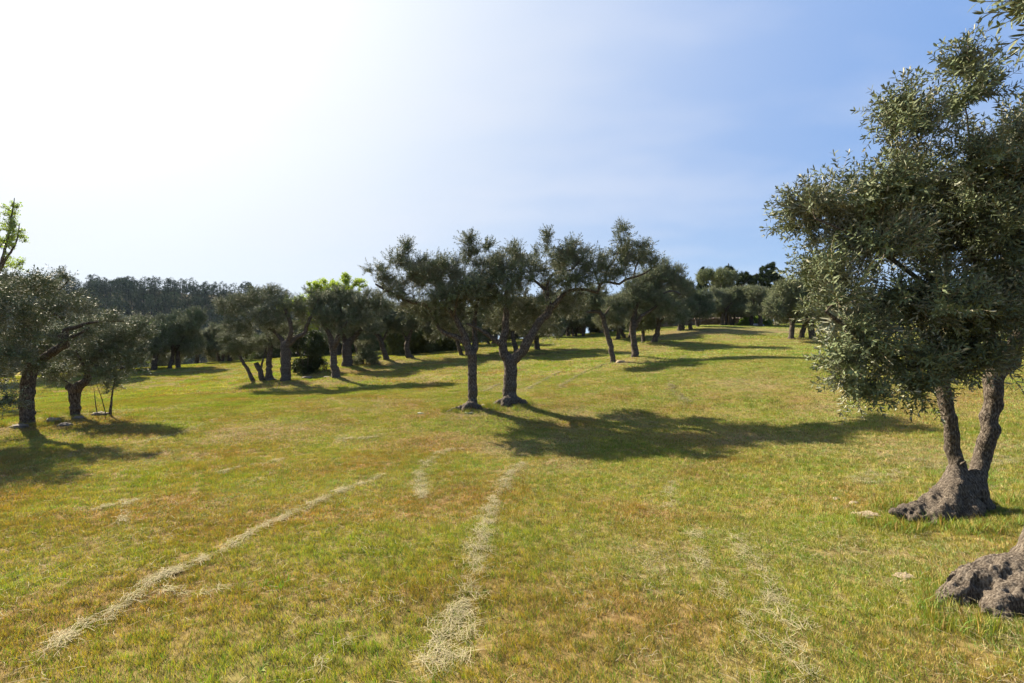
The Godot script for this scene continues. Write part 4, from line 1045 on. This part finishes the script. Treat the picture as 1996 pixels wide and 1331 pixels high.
func build_wall() -> void:
	var root := Node3D.new()
	put(root, "stone_wall", "low brownish dry stone wall behind the far olives at upper right", "wall")
	var a := Vector2(12.0, -46.5)
	var b := Vector2(25.5, -47.5)
	root.position = Vector3(a.x, 0, a.y)
	var s := Shape.new()
	var along := 0.0
	var way := (b - a).normalized()
	for course in 4:
		along = rng.randf() * 0.2
		while along < a.distance_to(b):
			var w := rng.randf_range(0.22, 0.5)
			var p := way * (along + w * 0.5)
			var g := ground_at(a.x + p.x, a.y + p.y)
			var f := rng.randf_range(0.7, 1.25)
			var k := s.v.size()
			var block := boulder(w * 1.06, 0.24, Color(0.22 * f, 0.17 * f, 0.14 * f)).surface_get_arrays(0)
			for v in block[Mesh.ARRAY_VERTEX]:
				s.v.append(v + Vector3(p.x, g + course * 0.21 - 0.03, p.y))
				s.c.append(block[Mesh.ARRAY_COLOR][0])
			for i in block[Mesh.ARRAY_INDEX]: s.i.append(i + k)
			along += w
	s.smooth()
	var st := part(root, "stones", s.mesh(mat.stone))
	st.set_meta("kind", "stuff")

# ------------------------------------------------------------------ hills

func hill_at(x: float, z: float) -> float:
	var pts := [[-900.0, 36.0], [-420.0, 36.0], [-317.0, 34.0], [-286.0, 33.0], [-240.0, 33.0], [-200.0, 31.5], [-165.0, 29.5], [-148.0, 26.0], [-134.0, 20.0], [-118.0, 9.0], [-95.0, -4.0], [-40.0, -14.0], [300.0, -16.0]]
	var ridge := -16.0
	for k in pts.size() - 1:
		if x >= pts[k][0] and x <= pts[k + 1][0]:
			var t: float = (x - pts[k][0]) / (pts[k + 1][0] - pts[k][0])
			ridge = lerpf(pts[k][1], pts[k + 1][1], t)
	var t2 := ell(-135.0, -310.0, z)
	var back := ell(-330.0, -520.0, z)
	return lerpf(-14.0, ridge, t2) - back * 20.0 + 3.5 * rough.get_noise_2d(x * 0.06, z * 0.06) * t2

func pine_shape(h: float, style: int) -> ArrayMesh:
	var s := Shape.new()
	tube(s, [Vector3(0, -0.6, 0), Vector3(0.05, h * 0.45, 0), Vector3(0, h * 0.85, 0.05)], [h * 0.025, h * 0.018, h * 0.006], 5, 0.0, Color(0.07, 0.055, 0.045))
	s.smooth()
	var clumps := 60
	for k in clumps:
		var t := rng.randf()
		var y: float
		var r: float
		if style == 0:      # rounded Aleppo pine
			y = lerpf(0.12, 0.97, t)
			r = 0.33 * sqrt(maxf(0.0, 1.0 - pow((y - 0.5) / 0.48, 2.0)))
		elif style == 1:    # umbrella on a bare stem
			y = lerpf(0.42, 0.97, t)
			r = 0.4 * sqrt(maxf(0.0, 1.0 - pow((y - 0.65) / 0.33, 2.0)))
		else:               # evergreen oak, bushy to the ground
			y = lerpf(0.05, 0.92, t)
			r = 0.42 * sqrt(maxf(0.0, 1.0 - pow((y - 0.4) / 0.55, 2.0)))
		var a := rng.randf() * TAU
		var q := r * sqrt(rng.randf_range(0.25, 1.0))
		var p := Vector3(cos(a) * q, y, sin(a) * q) * h
		var f := rng.randf_range(0.75, 1.25)
		for e in 9:
			var d := (any_way() + Vector3.UP * 0.3).normalized()
			leaf(s, p + any_way() * h * 0.045, d, any_way(), h * rng.randf_range(0.04, 0.1), h * 0.03, Color(f, f, f), Color.BLACK, false, false)
	return s.mesh(mat.needle)

func build_hill() -> void:
	var s := Shape.new()
	var nx := 120
	var nz := 60
	for j in nz:
		for i in nx:
			var x := -900.0 + 1200.0 * i / (nx - 1)
			var z := -125.0 - 475.0 * j / (nz - 1)
			s.v.append(Vector3(x, hill_at(x, z), z))
			var dry := ell(0.0, 0.5, rough.get_noise_2d(x * 0.2, z * 0.35) + 0.1)
			s.c.append(Color(0.05, 0.058, 0.03).lerp(Color(0.14, 0.115, 0.075), dry))
	for j in nz - 1:
		for i in nx - 1:
			var k := j * nx + i
			s.i.append_array(PackedInt32Array([k, k + nx, k + 1, k + 1, k + nx, k + nx + 1]))
	s.smooth()
	var g := MeshInstance3D.new()
	g.mesh = s.mesh(mat.hill)
	put(g, "hill", "long wooded hill behind the grove at left", "hill", "", "structure")
	var kinds := [pine_shape(1.0, 0), pine_shape(1.0, 1), pine_shape(1.0, 2)]
	var tones := [Color(0.05, 0.066, 0.032), Color(0.046, 0.062, 0.032), Color(0.072, 0.078, 0.04)]
	# those on the skyline one by one
	var x := -345.0
	while x < -120.0:
		var kind := 0 if rng.randf() < 0.75 else 1
		var h := rng.randf_range(6.0, 10.5)
		var one := Copies_list.new()
		var f := rng.randf_range(0.8, 1.2)
		var z := -306.0 + rng.randf_range(-10, 8)
		var c: Color = tones[kind]
		one.add(Transform3D(Basis(Vector3.UP, rng.randf() * TAU).scaled(Vector3(h, h, h)), Vector3.ZERO), Color(c.r * f, c.g * f, c.b * f))
		var tree := one.multi(kinds[kind])
		put(tree, "pine_tree", "%s dark pine with %s crown on the hill's skyline, %s" % [["low", "medium", "tall"][clampi(int((h - 6.0) / 1.5), 0, 2)], ["rounded", "flat umbrella"][kind], "above the left edge's olives" if x < -262.0 else ("mid ridge" if x < -190.0 else "toward the ridge's right end")], "pine", "pines on the hill's skyline")
		tree.position = Vector3(x, hill_at(x, z), z)
		x += rng.randf_range(2.2, 5.5)
	for kind in 3:
		var list := Copies_list.new()
		for k in [2300, 300, 3600][kind]:
			var px := rng.randf_range(-520, -60)
			var pz := rng.randf_range(-298, -145)
			if kind < 2 and rough.get_noise_2d(px * 0.3, pz * 0.3) < -0.38: continue
			var h: float = rng.randf_range(5.0, 9.5) if kind < 2 else rng.randf_range(2.0, 4.5)
			var f := rng.randf_range(0.65, 1.35)
			var c: Color = tones[kind]
			list.add(Transform3D(Basis(Vector3.UP, rng.randf() * TAU).scaled(Vector3(h * rng.randf_range(0.8, 1.25), h, h)), Vector3(px, hill_at(px, pz), pz)), Color(c.r * f, c.g * f, c.b * f))
		put(list.multi(kinds[kind]), "forest", ["dense pine wood covering the far hill's slope", "umbrella-crowned pines mixed into the far hill's wood", "low evergreen scrub between the far hill's pines"][kind], "forest", "", "stuff")

# ------------------------------------------------------------------ planting

func plant(called: String, label: String, category: String, group: String, x: float, z: float, limbs: Array, lobes: Array, o: Dictionary) -> Node3D:
	var root := Node3D.new()
	put(root, called, label, category, group)
	root.position = Vector3(x, ground_at(x, z) - 0.02, z)
	grow(root, limbs, lobes, o)
	return root

func shrub(called: String, label: String, x: float, z: float, w: float, h: float, leaf_mesh: Mesh, tint: Color, group := "") -> Node3D:
	var limbs := []
	var lobes := []
	for k in 5:
		var a := TAU * k / 5.0 + rng.randf()
		limbs.append([[cos(a) * 0.06, -0.05, sin(a) * 0.06, 0.03], [cos(a) * w * 0.14, h * 0.3, sin(a) * w * 0.14, 0.02], [cos(a) * w * 0.26, h * 0.7, sin(a) * w * 0.26, 0.01]])
	for k in 10:
		var a := rng.randf() * TAU
		var r := w * 0.32 * sqrt(rng.randf())
		var q := w * rng.randf_range(0.17, 0.26)
		var y := h * (rng.randf_range(0.3, 0.8) if k < 6 else 0.14)
		lobes.append([cos(a) * r, y, sin(a) * r, q, minf(q, h * 0.25), q, int(clampf(70.0 * q * q * minf(q, h * 0.25) * 4.19, 4.0, 30.0))])
	return plant(called, label, "shrub", group, x, z, limbs, lobes, {"leaf": leaf_mesh, "twigs": 14, "tint": tint, "size": 1.2, "low": 0.2, "rise": 0.5})

func build_trees() -> void:
	for k in NEAR_TREES.size():
		var t: Dictionary = NEAR_TREES[k]
		var near: bool = t.extra.has("near")
		var o: Dictionary = t.extra.duplicate()
		o.leaf = twig.near[k % 2] if near else twig.olive[k % 3]
		o.twigs = t.twigs
		plant("olive_tree", t.label, "olive tree", "olive trees of the grove", t.at[0], t.at[2], t.limbs, t.lobes, o)
	# far olives: four forms, each then copied
	var forms := []
	for k in 4:
		var f := olive_form(4.0, 4.0, [0.15, 0.3, 0.08, 0.4][k], [1, 1, 1, 2][k])
		var root := Node3D.new()
		grow(root, f[0], f[1], {"leaf": twig.far[k % 2], "twigs": 11, "size": 1.0, "tint": [Color(1, 1, 1), Color(0.85, 0.9, 0.85), Color(0.95, 0.95, 0.9), Color(1.25, 1.2, 1.15)][k]})
		forms.append(root)
	for q in FAR_TREES:
		var r: Node3D = forms[q[4]].duplicate()
		put(r, "olive_tree", q[5], "olive tree", "olive trees of the grove")
		r.position = Vector3(q[0], ground_at(q[0], q[1]) - 0.03, q[1])
		r.rotation.y = rng.randf() * TAU
		r.scale = Vector3(q[3] / 4.0, q[2] / 4.0, q[3] / 4.0)
	var behind := [[-62, -58, 4.4], [-52, -60, 4.2], [-44, -62, 4.6], [-36, -60, 4.2], [-70, -72, 5.0], [-46, -76, 5.0], [-30, -66, 4.4], [-27, -52, 3.8], [-57, -46, 4.4], [-38, -48, 4.0], [-20, -62, 4.5], [-47, -44, 4.2], [-42, -42, 4.4], [-34, -43, 4.2], [-30, -46, 4.0], [-20, -46, 4.0], [-15, -42, 4.0], [-12, -38, 4.0], [-9, -41, 4.2], [-5, -39, 4.0], [-1.5, -44, 4.2], [2.5, -46, 4.0], [6.5, -45, 4.0]]
	for k in behind.size():
		var r: Node3D = forms[k % 4].duplicate()
		put(r, "olive_tree", "grey-green olive of the background band, %s" % ("below the wooded hill" if behind[k][0] < -30 else ("behind the mid-left olives" if behind[k][0] < -10 else "behind the central pair")), "olive tree", "olives of the background band")
		r.position = Vector3(behind[k][0], ground_at(behind[k][0], behind[k][1]) - 0.03, behind[k][1])
		r.rotation.y = rng.randf() * TAU
		r.scale = Vector3.ONE * (behind[k][2] / 4.0)
	for f in forms: f.free()

func from_base(list: Array, px: float, py: float, pz: float) -> Array:
	var out := []
	for l in list:
		if l[0] is Array: out.append(from_base(l, px, py, pz))
		else: out.append([l[0] - px, l[1] - py, l[2] - pz] + l.slice(3))
	return out

func build_other_plants() -> void:
	# yellow-green tree in fresh leaf
	var tall := [[[0, -0.2, 0, 0.2], [0.1, 1.6, 0, 0.16], [0, 3.2, 0.1, 0.13], [-0.3, 5.0, 0, 0.08], [-0.2, 6.6, 0, 0.04]], [[0, 2.6, 0, 0.1], [1.2, 4.2, 0.2, 0.07], [2.2, 6.0, 0.2, 0.04]], [[0, 2.8, 0, 0.1], [-1.4, 4.0, 0.2, 0.07], [-2.8, 5.2, 0, 0.03]]]
	plant("deciduous_tree", "bright yellow-green tree in fresh leaf behind the left olives", "tree", "", -17.8, -45.0, tall, [[-0.4, 6.3, 0, 1.2, 1.3, 1.2, 40], [1.1, 6.7, 0, 1.4, 1.4, 1.4, 55], [2.7, 6.6, 0, 1.3, 1.4, 1.2, 45], [1.6, 5.0, 0.3, 2.2, 1.4, 1.4, 70], [-0.8, 4.6, 0.2, 1.8, 1.4, 1.4, 60], [-2.9, 5.0, 0, 0.9, 1.0, 0.9, 25], [0.3, 3.2, 0.3, 2.2, 1.0, 1.3, 40], [2.2, 7.9, 0, 0.3, 0.5, 0.3, 6]], {"leaf": twig.lime, "twigs": 13, "size": 1.1, "low": 0.2, "rise": 0.5}).scale = Vector3(1.05, 0.93, 1.05)
	# light green tree above the left edge
	var spring := [[[0, -0.2, 0, 0.16], [0.1, 1.5, 0, 0.13], [0.3, 3.0, 0, 0.1], [0.6, 4.2, 0, 0.075], [1.1, 5.2, 0.1, 0.05], [1.4, 6.4, 0.1, 0.03], [1.55, 7.2, 0.1, 0.012]], [[0.6, 4.2, 0, 0.06], [1.2, 4.9, 0.2, 0.045], [1.7, 5.6, 0.2, 0.03], [1.85, 6.3, 0.2, 0.012]], [[0.3, 3.2, 0, 0.07], [-0.6, 4.6, 0, 0.05], [-1.0, 6.0, 0, 0.02]]]
	plant("deciduous_tree", "loose light green tree against the sky at the left edge", "tree", "", -21.6, -19.6, spring, [[1.45, 6.5, 0.1, 0.32, 0.75, 0.35, 15], [1.2, 5.7, 0.1, 0.6, 0.65, 0.5, 18], [1.8, 5.8, 0.2, 0.35, 0.6, 0.35, 12], [0.6, 6.3, 0, 0.6, 1.0, 0.5, 18], [0.4, 5.1, 0, 0.8, 0.8, 0.6, 18], [-0.8, 6.0, 0, 0.9, 1.1, 0.8, 25], [1.6, 4.9, 0.2, 0.5, 0.4, 0.4, 8]], {"leaf": twig.spring, "twigs": 7, "size": 1.2, "low": 0.2, "rise": 0.6}).scale = Vector3(1.0, 1.16, 1.0)
	plant("poplar_tree", "pale green upright tree poking above the far dark rounded olives", "tree", "", -50.0, -68.0, [[[0, 0, 0, 0.2], [0, 4, 0, 0.12], [0, 8, 0, 0.04]]], [[0, 4.0, 0, 1.3, 2.4, 1.3, 60], [0, 7.2, 0, 0.9, 1.8, 0.9, 40]], {"leaf": twig.spring, "twigs": 12, "size": 2.2, "rise": 0.7, "tint": Color(0.75, 0.8, 0.7)})
	# suckers by the left stones
	plant("olive_sapling", "thin-stemmed olive sapling with a small tuft of leaves by the left stones", "sapling", "", -9.8, -11.8, [[[0, -0.05, 0, 0.035], [0.04, 0.45, 0, 0.02], [0.12, 0.9, 0, 0.012]], [[-0.08, -0.05, 0, 0.012], [-0.2, 0.4, 0, 0.009], [-0.32, 0.75, 0, 0.004]], [[-0.3, -0.05, 0, 0.012], [-0.36, 0.35, 0, 0.009], [-0.4, 0.7, 0, 0.004]]], [[0.12, 0.85, 0, 0.28, 0.3, 0.28, 14], [-0.1, 0.7, 0, 0.16, 0.16, 0.16, 4]], {"leaf": twig.olive[0], "twigs": 8, "size": 0.8})
	shrub("dark_bush", "dark upright bush behind the stout black trunk", -10.6, -25.0, 2.1, 2.7, twig.bush, Color(0.75, 0.8, 0.7))
	shrub("grey_bush", "round greyish bush beside the short thick trunk", -8.15, -26.8, 1.6, 1.35, twig.olive[1], Color(1.2, 1.15, 1.1))
	var herb := [[-8.0, -33.0, 1.9], [-6.9, -33.0, 2.1], [-5.8, -33.5, 2.0], [-4.9, -34.5, 1.7]]
	for k in herb.size():
		shrub("rosemary_bush", ["green rosemary bush at the left end of the dark hedge", "green rosemary bush second from the hedge's left end", "green rosemary bush third from the hedge's left end", "green rosemary bush at the hedge's upper end"][k], herb[k][0], herb[k][1], 1.9, herb[k][2], twig.rosemary, Color.WHITE, "rosemary bushes in a row")
	for k in 30:
		var x := -26.0 + k * 1.7 + rng.randf_range(-0.5, 0.5)
		var z := -48.5 + rng.randf_range(-1.5, 1.5) + (3.0 if x > 10.0 else 0.0)
		if x > 14.0: break
		shrub("evergreen_shrub", "dark evergreen shrub along the field's far edge, %s" % ("behind the left olives" if x < -14.0 else ("left of the central pair" if x < -3.0 else "behind and right of the central pair")), x, z, 3.0, rng.randf_range(2.6, 4.0), twig.bush, Color(1.25, 1.3, 1.1) * rng.randf_range(0.8, 1.2), "evergreen thicket at the field's far edge")
	# dark trees at upper right
	var stem := [[[0, -0.2, 0, 0.25], [0.1, 3.0, 0, 0.2], [0, 6.0, 0, 0.13], [0.2, 8.5, 0, 0.05]], [[0, 4.0, 0, 0.1], [2.0, 5.5, 0.2, 0.06], [3.2, 6.4, 0, 0.03]], [[0, 3.6, 0, 0.1], [-1.8, 5.2, 0, 0.06], [-2.8, 6.0, 0, 0.03]], [[0, 5.5, 0, 0.08], [1.2, 7.4, 0.5, 0.04]]]
	plant("pine_tree", "broad dark pine, largest of the far trees at upper right", "pine", "dark trees at upper right", 33.2, -66.0, stem, [[-1.6, 7.4, 0, 1.7, 1.3, 1.5, 45], [1.8, 8.2, 0, 1.8, 1.4, 1.5, 50], [0.2, 6.6, 0.5, 2.2, 1.3, 1.6, 55], [3.2, 6.8, 0, 1.3, 1.2, 1.2, 30], [-2.6, 5.6, 0, 1.4, 1.1, 1.2, 28], [2.0, 5.4, 0.3, 2.0, 1.2, 1.5, 40], [2.4, 9.7, 0, 0.5, 0.5, 0.5, 8], [-0.5, 4.6, 0.3, 2.4, 1.2, 1.5, 40]], {"leaf": twig.pine, "twigs": 11, "size": 1.1, "low": 0.2, "tint": Color(1.1, 1.05, 0.9)}).scale = Vector3(0.9, 0.86, 0.9)
	plant("pine_tree", "narrow dark pine left of the broad one at upper right", "pine", "dark trees at upper right", 28.9, -65.0, stem, [[0, 6.0, 0, 1.1, 1.6, 1.1, 40], [0.1, 4.2, 0, 1.4, 1.4, 1.2, 40], [0.2, 7.5, 0, 0.6, 0.8, 0.6, 12]], {"leaf": twig.pine, "twigs": 10, "size": 1.2, "low": 0.2, "tint": Color(0.8, 0.85, 0.85)})
	plant("cypress_tree", "dark pointed cypress tip between the upper right olives", "cypress", "dark trees at upper right", 24.4, -62.0, [[[0, -0.2, 0, 0.2], [0, 4, 0, 0.12], [0, 7.2, 0, 0.03]]], [[0, 2.6, 0, 0.9, 1.8, 0.9, 60], [0, 5.0, 0, 0.75, 1.5, 0.75, 60], [0, 6.7, 0, 0.4, 0.8, 0.4, 30]], {"leaf": twig.cypress, "twigs": 14, "size": 1.3, "low": 0.2, "rise": 1.0})
	var big := olive_form(8.2, 5.6, 0.2, 1)
	plant("tall_tree", "tall grey-green tree right of the cypress tip", "tree", "dark trees at upper right", 26.0, -60.0, big[0], big[1], {"leaf": twig.far[0], "twigs": 6, "size": 1.3, "tint": Color(1.0, 1.05, 0.9)})
	shrub("green_bush", "bright yellow-green bush below the broad dark pine", 29.0, -57.0, 4.4, 4.6, twig.lime, Color(0.55, 0.6, 0.8))
	shrub("green_bush", "bright green bush above the far olives beside the big leafy tree", 33.5, -58.0, 4.4, 5.6, twig.lime, Color(0.7, 0.75, 0.8))
	shrub("leafy_plant", "low bright green plants left of the white bundle", 21.6, -44.5, 2.0, 0.8, twig.spring, Color(0.9, 1.1, 0.7), "vegetable patch")
	shrub("leafy_plant", "low bright green plants right of the white bundle", 23.4, -44.5, 2.2, 0.9, twig.spring, Color(0.9, 1.1, 0.7), "vegetable patch")
	for k in 14:
		shrub("evergreen_shrub", "dark shrub filling the edge behind the upper right olives", 14.5 + k * 2.3, -51.0 + rng.randf_range(-1, 1), 4.0, rng.randf_range(2.6, 4.0), twig.bush, Color(0.9, 0.95, 0.8) * rng.randf_range(0.8, 1.2), "shrubs behind the upper right olives")
	var w := MeshInstance3D.new()
	w.mesh = boulder(0.85, 0.42, Color(0.8, 0.8, 0.8))
	put(w, "white_bundle", "small white bundle on the grass behind a far trunk at upper right", "bundle")
	w.position = Vector3(21.7, ground_at(21.7, -42.6), -42.6)
	# weeds
	for q in [[-1.72, -3.55, 0.12, "bright green weed in the grass right of the long diagonal windrow"], [-0.36, -2.42, 0.06, "bright green weed at the bottom edge left of the broad windrow"], [4.05, -4.35, 0.2, "green weeds at the front of the gnarled root mass"], [4.85, -4.3, 0.16, "green weeds right before the gnarled root mass"], [3.3, -2.55, 0.18, "green weed at the foot of the cut-off gnarled trunk"]]:
		var s := Shape.new()
		for k in int(q[2] * 250.0):
			var a := rng.randf() * TAU
			var r: float = q[2] * sqrt(rng.randf())
			leaf(s, Vector3(cos(a) * r, 0.0, sin(a) * r), Vector3(rng.randf_range(-0.6, 0.6), 1, rng.randf_range(-0.6, 0.6)).normalized(), any_way(), rng.randf_range(0.03, 0.08), 0.012, vary(Color(0.17, 0.24, 0.05), 0.3), Color.BLACK, false, false)
		var o := MeshInstance3D.new()
		o.mesh = s.mesh(mat.blade)
		put(o, "weed", q[3], "weed", "green weeds", "stuff")
		o.position = Vector3(q[0], ground_at(q[0], q[1]), q[1])

func _ready() -> void:
	rng.seed = 4711
	broad.seed = 3; broad.frequency = 0.1; broad.fractal_octaves = 3
	fine.seed = 8; fine.frequency = 0.6; fine.fractal_octaves = 3
	rough.seed = 17; rough.frequency = 0.5; rough.fractal_octaves = 3
	var cam := Camera3D.new()
	cam.name = "camera"
	cam.position = Vector3(0, 1.65, 0)
	cam.fov = 70.43
	cam.near = 0.05
	cam.far = 4000.0
	cam.current = true
	add_child(cam)
	var env := Environment.new()
	env.background_mode = Environment.BG_SKY
	var sm := PanoramaSkyMaterial.new()
	sm.panorama = ImageTexture.create_from_image(sky_image())
	env.sky = Sky.new()
	env.sky.sky_material = sm
	env.tonemap_mode = Environment.TONE_MAPPER_LINEAR
	env.tonemap_exposure = EXPOSURE
	env.fog_enabled = true
	env.fog_density = 0.00008
	env.fog_light_color = Color(0.78, 0.87, 1.0)
	env.sdfgi_enabled = true
	env.ssao_enabled = true
	env.ssil_enabled = true
	var we := WorldEnvironment.new()
	we.name = "environment"
	we.environment = env
	add_child(we)
	var sun := DirectionalLight3D.new()
	sun.name = "sun"
	sun.light_energy = 1.6
	sun.light_color = Color(1.0, 0.94, 0.85)
	sun.light_angular_distance = 0.55
	sun.shadow_enabled = true
	add_child(sun)
	sun.look_at_from_position(sun_way() * 50.0, Vector3.ZERO)
	var t0 := Time.get_ticks_msec()
	make_materials()
	make_terrain()
	build_ground()
	print("ground ", Time.get_ticks_msec() - t0)
	build_hill()
	build_wall()
	print("hill ", Time.get_ticks_msec() - t0)
	build_trees()
	print("trees ", Time.get_ticks_msec() - t0)
	build_other_plants()
	print("plants ", Time.get_ticks_msec() - t0)
	build_stones()
	build_hay()
	build_grass()
	print("grass ", Time.get_ticks_msec() - t0)
